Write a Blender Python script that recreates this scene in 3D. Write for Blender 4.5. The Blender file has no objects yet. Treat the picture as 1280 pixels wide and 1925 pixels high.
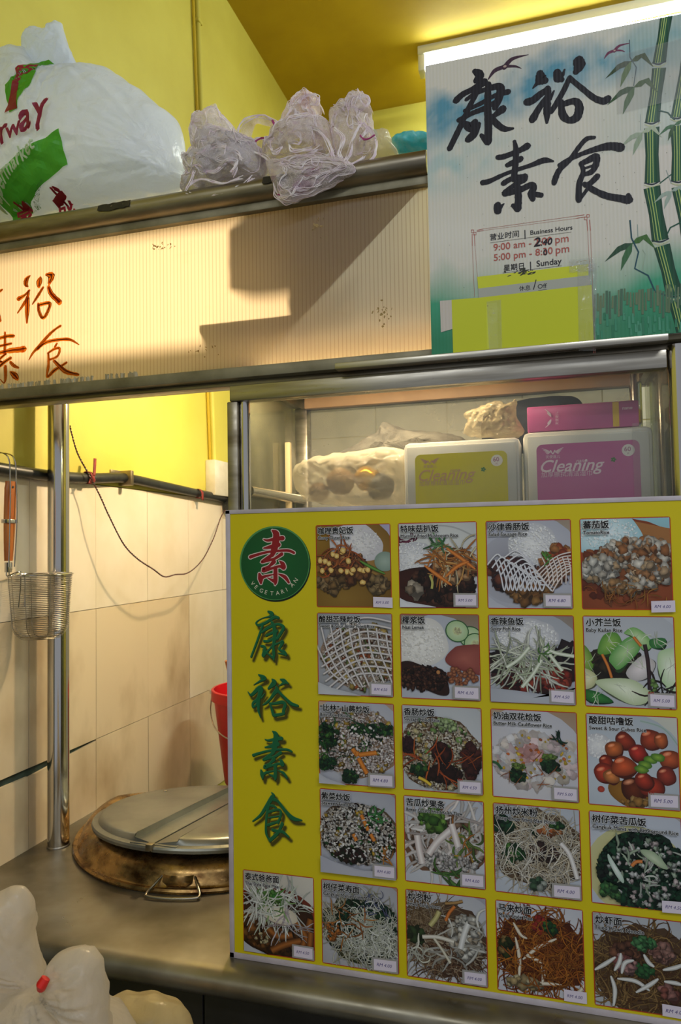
import bpy, bmesh, math, random
from mathutils import Vector, Matrix, noise
from mathutils.bvhtree import BVHTree
R = math.radians
sc = bpy.context.scene
COL = sc.collection
# ------------------------------------------------------------------ camera, world, light, exposure
F, YAW, PITCH, ROLL = 1358.15, R(16.336), R(2.534), R(-.970)
fwd = Vector((-math.sin(YAW)*math.cos(PITCH), math.cos(YAW)*math.cos(PITCH), math.sin(PITCH)))
rt = Vector((math.cos(YAW), math.sin(YAW), 0)); up = rt.cross(fwd)
CR = rt*math.cos(ROLL)+up*math.sin(ROLL); CU = -rt*math.sin(ROLL)+up*math.cos(ROLL)
EYE = Vector((0, 0, 1.5))
cam = bpy.data.objects.new('camera', bpy.data.cameras.new('camera')); COL.objects.link(cam)
cam.matrix_world = Matrix.Translation(EYE) @ Matrix((CR, CU, -fwd)).transposed().to_4x4()
cam.data.sensor_fit = 'HORIZONTAL'; cam.data.sensor_width = 15.6; cam.data.lens = 15.6*F/1280
cam.data.clip_start = .02
cam.data.dof.use_dof = True; cam.data.dof.focus_distance = 1.2; cam.data.dof.aperture_fstop = 8
sc.camera = cam
w = bpy.data.worlds.new('world'); sc.world = w; w.use_nodes = True
w.node_tree.nodes['Background'].inputs[0].default_value = (.62, .66, .74, 1)
w.node_tree.nodes['Background'].inputs[1].default_value = .5
sc.view_settings.view_transform = 'Standard'; sc.view_settings.look = 'None'
sc.view_settings.exposure = 0.0; sc.view_settings.gamma = 1; sc.view_settings.use_curve_mapping = False


def light(name, kind, loc, rot, power, color, size=(.1, .1)):
    l = bpy.data.lights.new(name, kind); l.energy = power; l.color = color
    if kind == 'AREA':
        l.shape = 'RECTANGLE'; l.size, l.size_y = size
    else:
        l.shadow_soft_size = size[0]
    o = bpy.data.objects.new(name, l); COL.objects.link(o); o.location = loc; o.rotation_euler = rot
    return o


# fluorescent tubes of the hall in front of the stall (outside the frame)
light('hall_tube_light', 'AREA', (1.0, -.55, 3.1), (R(32), 0, R(20)), 18, (.88, .94, 1), (1.3, .06))
light('hall_tube_light', 'AREA', (-.9, -1.2, 3.0), (R(40), 0, R(-15)), 11, (.9, .95, 1), (1.3, .08))
# the stall's own warm lamp behind the banner and its ceiling tube
LAMP = Vector((-.62, 1.75, 1.985))
light('warm_lamp_light', 'POINT', LAMP, (0, 0, 0), 26, (1, .75, .46), (.022, 0))
# unseen fill lamp added right of the frame to brighten walls and ceiling
light('rear_fill_light', 'AREA', (1.35, 2.1, 3.47), (R(0), R(30), 0), 38, (.93, 1, .92), (.05, 1.1))


# ------------------------------------------------------------------ pixel -> point on a real plane
def ray(x, y):
    return CR*((x-640)/F) - CU*((y-962.5)/F) + fwd
def at(x, y, Y):
    d = ray(x, y); return EYE + d*(Y/d.y)
def atX(x, y, X):
    d = ray(x, y); return EYE + d*(X/d.x)
def atZ(x, y, Z):
    d = ray(x, y); return EYE + d*((Z-1.5)/d.z)


# ------------------------------------------------------------------ colour and materials
def lin(c):
    if isinstance(c, int): c = ((c >> 16)/255, (c >> 8 & 255)/255, (c & 255)/255)
    return tuple(x/12.92 if x <= .04045 else ((x+.055)/1.055)**2.4 for x in c)
def mixc(a, b, t): return tuple(a[i]+(b[i]-a[i])*t for i in range(3))


class NT:
    def __init__(s, name):
        s.m = bpy.data.materials.new(name); s.m.use_nodes = True
        s.t = s.m.node_tree; s.t.nodes.clear(); s.out = s.n('ShaderNodeOutputMaterial')
    def n(s, typ, inp=None, **kw):
        nd = s.t.nodes.new(typ)
        for k, v in kw.items(): setattr(nd, k, v)
        for k, v in (inp or {}).items():
            if hasattr(v, 'node'): s.t.links.new(v, nd.inputs[k])
            elif v is not None: nd.inputs[k].default_value = v
        return nd
    def coord(s, sc_=(1, 1, 1)):
        g = s.n('ShaderNodeNewGeometry')
        return s.n('ShaderNodeVectorMath', {0: g.outputs['Position'], 1: sc_}, operation='MULTIPLY').outputs[0]
    def noise(s, scale, sc_=(1, 1, 1), detail=4, rough=.55):
        return s.n('ShaderNodeTexNoise', {'Vector': s.coord(sc_), 'Scale': scale, 'Detail': detail, 'Roughness': rough}).outputs[0]
    def ramp(s, f, p0, p1, a=0., b=1.):
        return s.n('ShaderNodeMapRange', {0: f, 1: p0, 2: p1, 3: a, 4: b}).outputs[0]
    def mix(s, f, a, b):
        a = a if hasattr(a, 'node') else (*lin(a), 1); b = b if hasattr(b, 'node') else (*lin(b), 1)
        return s.n('ShaderNodeMix', {0: f, 6: a, 7: b}, data_type='RGBA').outputs[2]
    def bump(s, h, strength=.3, dist=.002):
        return s.n('ShaderNodeBump', {'Height': h, 'Strength': strength, 'Distance': dist}).outputs[0]
    def done(s, sh):
        s.t.links.new(sh, s.out.inputs[0]); return s.m


def mat(name, c1, c2=None, scale=8, lo=.35, hi=.65, rough=.5, metal=0, stretch=(1, 1, 1), bump=0, bscale=60, rv=.0, emit=0, coat=0, spec=.5):
    t = NT(name)
    base = (*lin(c1), 1) if c2 is None else t.mix(t.ramp(t.noise(scale, stretch), lo, hi), c1, c2)
    rr = rough if not rv else t.ramp(t.noise(scale*2.3, stretch), .3, .7, rough-rv, rough+rv)
    d = {'Base Color': base, 'Roughness': rr, 'Metallic': metal, 'Coat Weight': coat, 'Specular IOR Level': spec}
    if bump: d['Normal'] = t.bump(t.noise(bscale, stretch), bump)
    if emit: d['Emission Color'] = (*lin(c1), 1); d['Emission Strength'] = emit
    return t.done(t.n('ShaderNodeBsdfPrincipled', d).outputs[0])


def plastic_film(name, c, trans=.45, clear=.12, rough=.3, c2=None, alpha_noise=0):
    t = NT(name)
    base = (*lin(c), 1) if c2 is None else t.mix(t.ramp(t.noise(25), .4, .62), c, c2)
    nrm = t.bump(t.n('ShaderNodeTexNoise', {'Vector': t.coord((1, 1, 1)), 'Scale': 26, 'Detail': 5, 'Distortion': 1.2}).outputs[0], .5, .008)
    p = t.n('ShaderNodeBsdfPrincipled', {'Base Color': base, 'Roughness': rough, 'Normal': nrm, 'Specular IOR Level': .6}).outputs[0]
    tl = t.n('ShaderNodeBsdfTranslucent', {'Color': base, 'Normal': nrm}).outputs[0]
    a = t.n('ShaderNodeMixShader', {0: trans, 1: p, 2: tl}).outputs[0]
    tr = t.n('ShaderNodeBsdfTransparent').outputs[0]
    return t.done(t.n('ShaderNodeMixShader', {0: clear, 1: a, 2: tr}).outputs[0])


def glass_pane(name, haze=.05, tint=0xf4f4f0, hz=0xd8d8d0, gr=.03):
    t = NT(name)
    tr = t.n('ShaderNodeBsdfTransparent', {0: (*lin(tint), 1)}).outputs[0]
    gl = t.n('ShaderNodeBsdfGlossy', {'Roughness': gr}).outputs[0]
    fr = t.n('ShaderNodeFresnel', {0: 1.35}).outputs[0]
    a = t.n('ShaderNodeMixShader', {0: fr, 1: tr, 2: gl}).outputs[0]
    df = t.n('ShaderNodeBsdfDiffuse', {0: (*lin(hz), 1)}).outputs[0]
    h = t.ramp(t.noise(9), .35, .7, haze*.5, haze*1.4)
    return t.done(t.n('ShaderNodeMixShader', {0: h, 1: a, 2: df}).outputs[0])


def print_mat(name, rib=0, rough=.35, coat=0, trans=0, spec=.5):
    t = NT(name)
    col = t.n('ShaderNodeAttribute', attribute_name='Col').outputs[0]
    d = {'Base Color': col, 'Roughness': rough, 'Coat Weight': coat, 'Coat Roughness': .12, 'Specular IOR Level': spec}
    if rib:
        wv = t.n('ShaderNodeTexWave', {'Vector': t.coord(), 'Scale': rib}, bands_direction='X').outputs[1]
        d['Normal'] = t.bump(wv, .16, .0012)
    p = t.n('ShaderNodeBsdfPrincipled', d).outputs[0]
    if trans:
        tl = t.n('ShaderNodeBsdfTranslucent', {'Color': col}).outputs[0]
        p = t.n('ShaderNodeMixShader', {0: trans, 1: p, 2: tl}).outputs[0]
    return t.done(p)


def banner_mat():
    t = NT('corrugated_banner_plastic')
    wv = t.n('ShaderNodeTexWave', {'Vector': t.coord(), 'Scale': 47}, bands_direction='X').outputs[1]
    line = t.ramp(wv, .0, .2, .45, 1)
    dirt = t.ramp(t.noise(14, (1, 1, 2)), .62, .8)
    base = t.mix(line, 0xc0b6ac, 0xdad2cc); base = t.mix(dirt, base, 0xb9a98a)
    nb = t.bump(wv, .08, .001)
    p = t.n('ShaderNodeBsdfPrincipled', {'Base Color': base, 'Roughness': .4, 'Normal': nb}).outputs[0]
    tl = t.n('ShaderNodeBsdfTranslucent', {'Color': t.mix(line, 0xcfae78, 0xfff0d2)}).outputs[0]
    return t.done(t.n('ShaderNodeMixShader', {0: .86, 1: p, 2: tl}).outputs[0])


def net_mat(name, c1, c2, scale=330, th=.16):
    t = NT(name)
    v = t.n('ShaderNodeTexVoronoi', {'Vector': t.coord((1, 1, 1)), 'Scale': scale}, feature='DISTANCE_TO_EDGE').outputs[0]
    dens = t.ramp(t.noise(38, detail=3), .35, .65, -.03, .12)
    thr = t.n('ShaderNodeMath', {0: dens, 1: th}, operation='ADD').outputs[0]
    a = t.n('ShaderNodeMath', {0: v, 1: thr}, operation='LESS_THAN').outputs[0]
    a = t.ramp(a, 0, 1, .14, .95)
    base = t.mix(t.ramp(t.noise(22), .56, .68), c1, c2)
    df = t.n('ShaderNodeBsdfDiffuse', {0: base}).outputs[0]
    tl = t.n('ShaderNodeBsdfTranslucent', {0: base}).outputs[0]
    m_ = t.n('ShaderNodeMixShader', {0: .35, 1: df, 2: tl}).outputs[0]
    tr = t.n('ShaderNodeBsdfTransparent').outputs[0]
    return t.done(t.n('ShaderNodeMixShader', {0: a, 1: tr, 2: m_}).outputs[0])


M = dict(
    yellow=mat('yellow_wall_paint', 0xccc354, 0xbfb344, 3, .35, .7, rough=.62, bump=.15, bscale=90),
    ceil=mat('yellow_paint_dimmed', 0xc2a514, 0xb0930f, 2.5, rough=.7, bump=.15, bscale=70),  # same yellow paint as the walls, ceiling dimness put into the colour
    tile=mat('cream_wall_tile', 0xddd1bc, 0xcbbd9f, 4.0, .42, .75, rough=.42, rv=.1, stretch=(1, 1, .9)),
    tile_dirty=mat('stained_wall_tile', 0xcdbb9b, 0x8c7450, 5, .48, .85, rough=.5, rv=.1, stretch=(1, 1, .6)),
    backtile=mat('pale_green_grey_tile', 0xc9c8bc, 0xb7b5a8, 5, rough=.4),
    grout=mat('dark_green_mortar', 0x35463c, 0x252f29, 30, rough=.9),
    floor=mat('grey_floor_tile', 0x6b6a66, 0x55544f, 6, rough=.5),
    steel=mat('brushed_steel', 0xb8b2a6, 0x978f80, 14, .35, .7, rough=.34, metal=1, stretch=(.4, .4, 6), rv=.08),
    steel_dull=mat('dull_stained_steel', 0xa89e88, 0x6b5c44, 9, .42, .72, rough=.42, metal=1, rv=.12),
    rail=mat('worn_rail_steel', 0x9c9484, 0x665b48, 11, .4, .72, rough=.4, metal=.9, stretch=(.5, 1, 3), rv=.1),
    chrome=mat('polished_steel_tube', 0xd5d0c8, rough=.14, metal=1),
    lip=mat('painted_frame_strip', 0x8d866f, 0x6f6850, 16, rough=.5, metal=.5),
    rust=mat('heat_browned_steel', 0xb8935a, 0x5c3c1c, 26, .42, .7, rough=.30, metal=.85, rv=.1, stretch=(1, 1, 1.6)),
    lid=mat('grey_steel_lid', 0x97978c, 0x7e7e75, 7, rough=.36, metal=.65, rv=.06),
    worktop=mat('stained_steel_worktop', 0x9c9686, 0x6c6450, 6, .36, .68, rough=.36, metal=.75, rv=.1),
    darktile=mat('dark_grey_tile', 0x36322f, 0x262321, 9, rough=.35),
    black=mat('black_rubber', 0x17191a, 0x262a2a, 30, rough=.38),
    tape=mat('black_tape', 0x15130f, 0x2a241c, 50, rough=.6),
    redtie=mat('dark_red_tie', 0x6d1f1c, 0x8a2a24, 40, rough=.7),
    wood=mat('orange_varnished_wood', 0xa04f16, 0xb8752e, 18, .35, .7, rough=.35, stretch=(4, 4, .5)),
    red=mat('red_bucket_plastic', 0xc8141c, 0xb40f18, 6, rough=.35),
    white=mat('white_plastic', 0xd8d4c6, 0xc4bea9, 12, rough=.4),
    wire_black=mat('black_wire_sleeve', 0x1b1412, rough=.5),
    wire_red=mat('red_wire_sleeve', 0x5c1714, rough=.5),
    batten=mat('lamp_batten_enamel', 0xd8d6c4, rough=.4),
    tube=mat('lit_fluorescent_tube', 0xf6fff6, rough=.4, emit=34),
    bulb=mat('fill_lamp_glow', 0xffdca0, rough=.4, emit=22),  # glow of the added strip in the cabinet
    shade=mat('lamp_shade_enamel', 0xcfc8b4, rough=.4),
    board=mat('wooden_shelf_board', 0x8a6c47, 0x6e5334, 9, rough=.6, stretch=(.4, 3, 3)),
    carton=mat('brown_carton', 0x8c6f4c, 0x7a5f3e, 12, rough=.8),
    posteredge=mat('white_board_edge', 0xc9c0c8, 0xb5abb0, 20, rough=.5),
    cloth=mat('grey_knit_cloth', 0x55524a, 0x3f3c36, 40, rough=.9, bump=.6, bscale=420),
    cyan=plastic_film('cyan_plastic_film', 0x46c3d0, .3, .05, .25, 0x9fe0e2),
    film=plastic_film('white_bag_film', 0xe9f1ff, .45, .08, .25),
    film_warm=plastic_film('cream_bag_film', 0xeae2d4, .55, .2, .25),
    film_clear=plastic_film('clear_bag_film', 0xd8cfb4, .4, .45, .2),
    cello=plastic_film('crinkled_cellophane', 0xa89b7c, .3, .55, .12),
    net=net_mat('lilac_white_netting', 0xe8dedd, 0xd6bccb, 850, .10),
    net2=net_mat('pale_lace_netting', 0xe4dee2, 0xcdc2d2, 800, .10),
    hem=mat('netting_hem_thread', 0xf4eeee, 0xe0ccd8, 60, rough=.8),
    pinkthread=mat('pink_thread', 0xa8447c, rough=.8),
    redtape=mat('red_sealing_tape', 0xe8281c, rough=.4),
    banner=banner_mat(),
    glass=glass_pane('cabinet_glass', .05), glass_side=glass_pane('cabinet_side_glass', .12, 0xdfe8d8, 0xd0c8a8),
    frost=glass_pane('steamed_back_glass', .26, 0xdcdcd8, 0xc8c6bc, .45),
    print=print_mat('printed_ink', rough=.42, spec=.35), sign=print_mat('ribbed_sign_print', 60, .5, .04, spec=.28),
    ink=print_mat('translucent_marker_ink', rough=.5, trans=.8), bagink=print_mat('bag_printing_ink', rough=.4, trans=.35),
    tub=mat('milky_tub_plastic', 0xdeddd6, 0xd4d2ca, 12, rough=.3),
    clearwrap=glass_pane('clear_wrap', .10, 0xf2f2f2, 0xffffff),
    navy=mat('navy_dark_fabric', 0x1c2230, 0x12151d, 20, rough=.8),
    goldlid=mat('gold_jar_lid', 0xd8a72c, rough=.25, metal=.8),
)


# ------------------------------------------------------------------ object helpers
def tag(o, label=None, cat=None, group=None, kind=None):
    if label: o['label'] = label
    if cat: o['category'] = cat
    if group: o['group'] = group
    if kind: o['kind'] = kind
    return o
def thing(name, label, cat, loc=(0, 0, 0), group=None):
    o = bpy.data.objects.new(name, None); COL.objects.link(o); o.location = loc
    return tag(o, label, cat, group)


class G:
    def __init__(s): s.v = []; s.f = []
    def add(s, vs, fs):
        n = len(s.v); s.v += [tuple(v) for v in vs]; s.f += [tuple(n+i for i in f) for f in fs]; return s
    def box(s, a, b, bev=0):
        bm = bmesh.new(); bmesh.ops.create_cube(bm, size=1)
        for v in bm.verts: v.co = Vector([(a[i]+b[i])/2+v.co[i]*(b[i]-a[i]) for i in range(3)])
        if bev: bmesh.ops.bevel(bm, geom=list(bm.edges), offset=bev, segments=2, affect='EDGES', profile=.5)
        bm.verts.index_update()
        s.add([v.co[:] for v in bm.verts], [[v.index for v in f.verts] for f in bm.faces]); bm.free(); return s
    def tube(s, pts, r, n=10, cap=True, closed=False):
        pts = [Vector(p) for p in pts]; k = len(pts); rs = r if isinstance(r, (list, tuple)) else [r]*k
        vs = []; fr = None
        for i, p in enumerate(pts):
            a = pts[(i-1) % k] if (closed or i) else p; b = pts[(i+1) % k] if (closed or i < k-1) else p
            t = (b-a).normalized()
            if fr is None:
                fr = t.cross(Vector((0, 0, 1)) if abs(t.z) < .9 else Vector((1, 0, 0))).normalized()
            fr = (fr-t*fr.dot(t)).normalized(); g = t.cross(fr)
            vs += [p+(fr*math.cos(2*math.pi*j/n)+g*math.sin(2*math.pi*j/n))*rs[i] for j in range(n)]
        fs = []
        for i in range(k if closed else k-1):
            for j in range(n):
                a, b = i*n+j, i*n+(j+1) % n; c = ((i+1) % k)*n
                fs.append((a, b, c+(j+1) % n, c+j))
        if cap and not closed: fs += [tuple(range(n))[::-1], tuple((k-1)*n+j for j in range(n))]
        return s.add(vs, fs)
    def lathe(s, prof, c=(0, 0, 0), n=48, a0=0, a1=2*math.pi):
        full = abs(a1-a0-2*math.pi) < 1e-6; m = n if full else n+1
        vs = []
        for r, z in prof:
            vs += [(c[0]+r*math.cos(a0+(a1-a0)*j/n), c[1]+r*math.sin(a0+(a1-a0)*j/n), c[2]+z) for j in range(m)]
        fs = []
        for i in range(len(prof)-1):
            for j in range(n):
                a = i*m+j; b = i*m+(j+1) % m
                fs.append((a, b, b+m, a+m))
        return s.add(vs, fs)
    def grid(s, fn, nu, nv, cu=False, cv=False):
        vs = [fn(i/(nu if cu else nu-1), j/(nv if cv else nv-1)) for i in range(nu) for j in range(nv)]
        fs = []
        for i in range(nu if cu else nu-1):
            for j in range(nv if cv else nv-1):
                i2, j2 = (i+1) % nu, (j+1) % nv
                fs.append((i*nv+j, i2*nv+j, i2*nv+j2, i*nv+j2))
        return s.add(vs, fs)
    def build(s, name, m, parent=None, smooth=True, ang=40):
        me = bpy.data.meshes.new(name); me.from_pydata(s.v, [], s.f); me.validate(); me.materials.append(m)
        bm = bmesh.new(); bm.from_mesh(me); bmesh.ops.recalc_face_normals(bm, faces=bm.faces)
        if smooth:
            for f in bm.faces: f.smooth = True
            for e in bm.edges:
                if len(e.link_faces) == 2 and e.calc_face_angle(0) > R(ang): e.smooth = False
        bm.to_mesh(me); bm.free()
        o = bpy.data.objects.new(name, me); COL.objects.link(o)
        if parent:
            o.parent = parent
            p = parent
            off = Vector()
            while p: off += p.location; p = p.parent
            if off.length:
                for v in me.vertices: v.co -= off
        return o


def spline(pts, per=8, closed=False):
    P = [Vector(p) for p in pts]; n = len(P); out = []
    for i in range(n if closed else n-1):
        if closed: a, b, c, d = P[(i-1) % n], P[i], P[(i+1) % n], P[(i+2) % n]
        else: a, b, c, d = P[max(i-1, 0)], P[i], P[i+1], P[min(i+2, n-1)]
        for j in range(per):
            t = j/per
            out.append(.5*((2*b)+(c-a)*t+(2*a-5*b+4*c-d)*t*t+(3*b-a-3*c+d)*t**3))
    if not closed: out.append(P[-1])
    return out


# ------------------------------------------------------------------ text
_tc = {}
def text_geo(s, width=None, size=None, bold=0., res=2, shear=0.):
    """flat triangles of a line of text, origin at its left baseline; scaled to a width or a size"""
    key = (s, round(bold, 3), res, shear)
    if key not in _tc:
        cu = bpy.data.curves.new('t', 'FONT'); cu.body = s; cu.size = 1; cu.offset = bold; cu.resolution_u = res
        cu.shear = shear
        ob = bpy.data.objects.new('t', cu); COL.objects.link(ob)
        dg = bpy.context.evaluated_depsgraph_get(); me = bpy.data.meshes.new_from_object(ob.evaluated_get(dg))
        vs = [(v.co.x, v.co.y) for v in me.vertices]; fs = [tuple(p.vertices) for p in me.polygons]
        bpy.data.objects.remove(ob); bpy.data.curves.remove(cu); bpy.data.meshes.remove(me)
        _tc[key] = (vs, fs)
    vs, fs = _tc[key]
    if not vs: return [], []
    x0 = min(v[0] for v in vs); x1 = max(v[0] for v in vs)
    k = width/(x1-x0) if width else size
    return [((x-x0)*k, y*k) for x, y in vs], fs


# ------------------------------------------------------------------ flat print: layered thin polygons facing -Y
class Sheet:
    def __init__(s, Y, eps=2.2e-6): s.Y = Y; s.e = eps; s.k = 0; s.v = []; s.f = []; s.c = []; s.clip = None
    def face(s, pts, cols):
        if s.clip:
            x0, z0, x1, z1 = s.clip
            if any(p[0] < x0 or p[0] > x1 or p[1] < z0 or p[1] > z1 for p in pts):
                P = [(p[0], p[1], *c) for p, c in zip(pts, cols)]
                for ax, lim, sg in ((0, x0, 1), (0, x1, -1), (1, z0, 1), (1, z1, -1)):
                    Q = []
                    for i in range(len(P)):
                        a, b = P[i-1], P[i]; da, db = (a[ax]-lim)*sg, (b[ax]-lim)*sg
                        if (da < 0) != (db < 0):
                            t = da/(da-db); Q.append(tuple(a[q]+(b[q]-a[q])*t for q in range(5)))
                        if db >= 0: Q.append(b)
                    P = Q
                    if len(P) < 3: return
                pts = [(p[0], p[1]) for p in P]; cols = [p[2:] for p in P]
        n = len(s.v); y = s.Y-s.k*s.e
        s.v += [(p[0], y, p[1]) for p in pts]; s.c += cols; s.f.append(tuple(range(n, n+len(pts))))
    def poly(s, pts, col):
        s.k += 1; c = lin(col); s.face(pts, [c]*len(pts))
    def grad(s, pts, cols): s.k += 1; s.face(pts, [lin(c) for c in cols])
    def ell(s, x, z, rx, rz, cc, ce, rot=0, n=20, irr=0, rnd=random):
        s.k += 1; cc = lin(cc); ce = lin(ce); cr, sr = math.cos(rot), math.sin(rot); P = []
        for i in range(n):
            a = 2*math.pi*i/n; q = 1+(rnd.uniform(-irr, irr) if irr else 0)
            u, v = rx*q*math.cos(a), rz*q*math.sin(a); P.append((x+u*cr-v*sr, z+u*sr+v*cr))
        for i in range(n): s.face([(x, z), P[i-1], P[i]], [cc, ce, ce])
    def rib(s, pts, w, cc, ce=None, taper=False):
        """a brush stroke: pts (x,z) or (x,z,w); brighter centre, darker edge"""
        s.k += 1; cc = lin(cc); ce = cc if ce is None else lin(ce); n = len(pts); L = []
        for i, p in enumerate(pts):
            a = pts[max(i-1, 0)]; b = pts[min(i+1, n-1)]; dx, dz = b[0]-a[0], b[1]-a[1]; d = math.hypot(dx, dz) or 1
            hw = (p[2] if len(p) > 2 else w)/2
            if taper: hw *= math.sin(math.pi*(.12+.76*i/(n-1)))
            L.append(((p[0]-dz/d*hw, p[1]+dx/d*hw), (p[0], p[1]), (p[0]+dz/d*hw, p[1]-dx/d*hw)))
        for i in range(n-1):
            dx, dz = pts[i+1][0]-pts[i][0], pts[i+1][1]-pts[i][1]
            fold = any((L[i+1][q][0]-L[i][q][0])*dx+(L[i+1][q][1]-L[i][q][1])*dz < 0 for q in (0, 2))
            if fold: s.k += 1
            for j in (0, 1):
                s.face([L[i][j], L[i+1][j], L[i+1][j+1], L[i][j+1]], [(ce, ce, cc, cc), (cc, cc, ce, ce)][j])
    def brush(s, pts, col, rough=0.0, rnd=None, bulge=1.0):
        """calligraphy stroke with round ends, pts (x,z,w)"""
        P = spline([(p[0], p[1], p[2]) for p in pts], 7) if len(pts) > 1 else [Vector(pts[0])]
        if rough: P = [Vector((p[0], p[1], p[2]*(1+rnd.uniform(-rough, rough)))) for p in P]
        s.rib([tuple(p) for p in P], 0, col)
        for p in (P[0], P[-1]): s.ell(p[0], p[1], p[2]/2*bulge, p[2]/2*bulge, col, col, n=9, irr=.08 if rough else 0, rnd=rnd or random)
    def text(s, t, x, z, col, width=None, size=None, bold=0., res=2, shear=0., rot=0.):
        c = lin(col); vs, fs = text_geo(t, width, size, 0, res, shear)
        if not vs: return
        em = max(v[1] for v in vs)*1.25; cr, sr = math.cos(rot), math.sin(rot)
        for a_, b_ in (((-1, -1), (1, -1), (1, 1), (-1, 1)) if bold > .003 else ((0, 0),)):
            s.k += 1; ox, oz = x+a_*bold*em*.7, z+b_*bold*em*.7
            for f in fs: s.face([(ox+vs[i][0]*cr-vs[i][1]*sr, oz+vs[i][0]*sr+vs[i][1]*cr) for i in f], [c]*len(f))
    def build(s, name, m, parent=None, warp=None):
        me = bpy.data.meshes.new(name); me.from_pydata(s.v if not warp else [warp(v) for v in s.v], [], s.f)
        at_ = me.color_attributes.new('Col', 'FLOAT_COLOR', 'POINT')
        flat = []
        for c in s.c: flat += [c[0], c[1], c[2], 1.]
        at_.data.foreach_set('color', flat); me.materials.append(m)
        o = bpy.data.objects.new(name, me); COL.objects.link(o)
        if parent:
            off = Vector(); p = parent; o.parent = parent
            while p: off += p.location; p = p.parent
            if off.length:
                for v in me.vertices: v.co -= off
        return o


# ------------------------------------------------------------------ inflated, crumpled bodies
def inflate(outline, Y, depth, seed=0, center=None, amp=.006, freq=16, rings=26, per=6, lean=0., pleat=0, back=1., flat_bottom=None, knots=()):
    """closed crumpled body: outline (x,y pixels seen on plane Y) -> real volume of the given half depth"""
    O = spline([(p.x, p.z, 0) for p in (at(x, y, Y) for x, y in outline)], per, True)
    c = Vector(((at(*center, Y).x, at(*center, Y).z, 0) if center else sum(O, Vector())/len(O)))
    KN = [(at(kx, ky, Y), kf) for kx, ky, kf in knots]
    n = len(O); vs = []; fs = []; sd = Vector((seed*7.3, seed*3.1, seed*1.7))
    for side in (-1, 1):
        for k in range(rings+1):
            s_ = math.sin(k/rings*math.pi/2)
            for j in range(n):
                p = c+(O[j]-c)*s_
                h = math.sqrt(max(0, 1-s_*s_))*depth*(1 if side < 0 else back)
                q = Vector((p.x, Y+side*h, p.y))
                f1 = noise.noise(q*freq+sd); f2 = noise.noise(q*freq*2.7+sd*2)
                rg = (1-abs(f1)*2)*.6+(1-abs(f2)*2)*.35+noise.noise(q*freq*6+sd)*.25
                if pleat:
                    an = math.atan2(O[j].y-c.y, O[j].x-c.x)
                    rg += (1-2*abs(noise.noise(Vector((math.cos(an)*pleat, math.sin(an)*pleat, seed+s_*1.2)))))*.9*s_
                for kp, kf in KN:
                    dx, dz = q.x-kp.x, q.z-kp.z; dd = math.hypot(dx, dz)+.004; an = math.atan2(dz, dx)
                    rg += (1-3*abs(noise.noise(Vector((an*kf, dd*2.2, seed)))))*.8*math.exp(-dd*5)
                q.y += side*amp*rg*min(1, h/depth*1.6)
                q.x += amp*.5*f2*(1-k/rings*.6); q.z += amp*.5*noise.noise(q*freq*3+sd*3)
                q.y += lean*(q.z-c.y)
                if flat_bottom is not None and q.z < flat_bottom: q.z = flat_bottom+(q.z-flat_bottom)*.1
                vs.append(q)
    m_ = (rings+1)*n
    for sd_ in (0, 1):
        b = sd_*m_
        for k in range(rings):
            for j in range(n):
                a0, a1 = b+k*n+j, b+k*n+(j+1) % n
                fs.append((a0, a1, a1+n, a0+n) if sd_ else (a0, a0+n, a1+n, a1))
    return vs, fs


rnd = random.Random(7)
# ================================================================== the room
g = G().box((-1.6, -1.2, -.1), (2.6, 3.5, 0)); tag(g.build('floor', M['floor'], smooth=False), kind='structure')
g = G().box((-1.25, -1.0, 3.5397), (2.4, 3.4, 3.66)); tag(g.build('ceiling', M['ceil'], smooth=False), kind='structure')
g = G().box((-1.25, 3.245, 0), (2.4, 3.4, 3.54)); tag(g.build('wall_back', M['yellow'], smooth=False), kind='structure')
g = G().box((2.3, .9, 0), (2.42, 3.3, 3.54)); tag(g.build('wall_right', M['yellow'], smooth=False), kind='structure')
g = G().box((-1.26, -1.0, 0), (-1.118, 3.3, 1.67)).box((-1.26, -1.0, 1.663), (-1.112, 3.3, 3.54))
wl = tag(g.build('wall_left', M['yellow'], smooth=False), kind='structure')
# tiles of the left wall, each a part
for i in range(10):
    for j in range(7):
        G().box((-1.10+.33*i, 3.238, .02+.33*j), (-1.10+.33*i+.326, 3.246, .02+.33*j+.326), .001).build('tile', M['backtile'], bpy.data.objects['wall_back'], smooth=False)
rows = [(.695, 1.012), (1.024, 1.347), (1.3485, 1.660)]
for c in range(-1, 8):
    y0 = 1.3385+.2425*c; y1 = y0+.2410
    for r, (z0, z1) in enumerate(rows):
        top0 = top1 = z1
        zb0 = zb1 = z0
        if r == 0:
            top0, top1 = [(1.011, 1.006), (1.004, 1.019)][c+1] if c < 1 else (1.0225, 1.0225)
        x0 = -1.109+rnd.uniform(-.0008, .0008)
        vs = [(x, y, z) for x in (-1.119, x0) for y, z in ((y0, zb0), (y1, zb1), (y1, top1), (y0, top0))]
        fs = [(4, 5, 6, 7), (0, 3, 2, 1), (0, 1, 5, 4), (1, 2, 6, 5), (2, 3, 7, 6), (3, 0, 4, 7)]
        G().add(vs, fs).build('tile', M['tile_dirty'] if r == 0 or (r == 1 and c < 3) else M['tile'], wl, smooth=False)
tag(G().box((-1.1185, -.2, .69), (-1.1165, 3.24, 1.662)).build('mortar_bed', M['grout'], wl, smooth=False), 'dark green mortar showing in the open joint')
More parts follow.
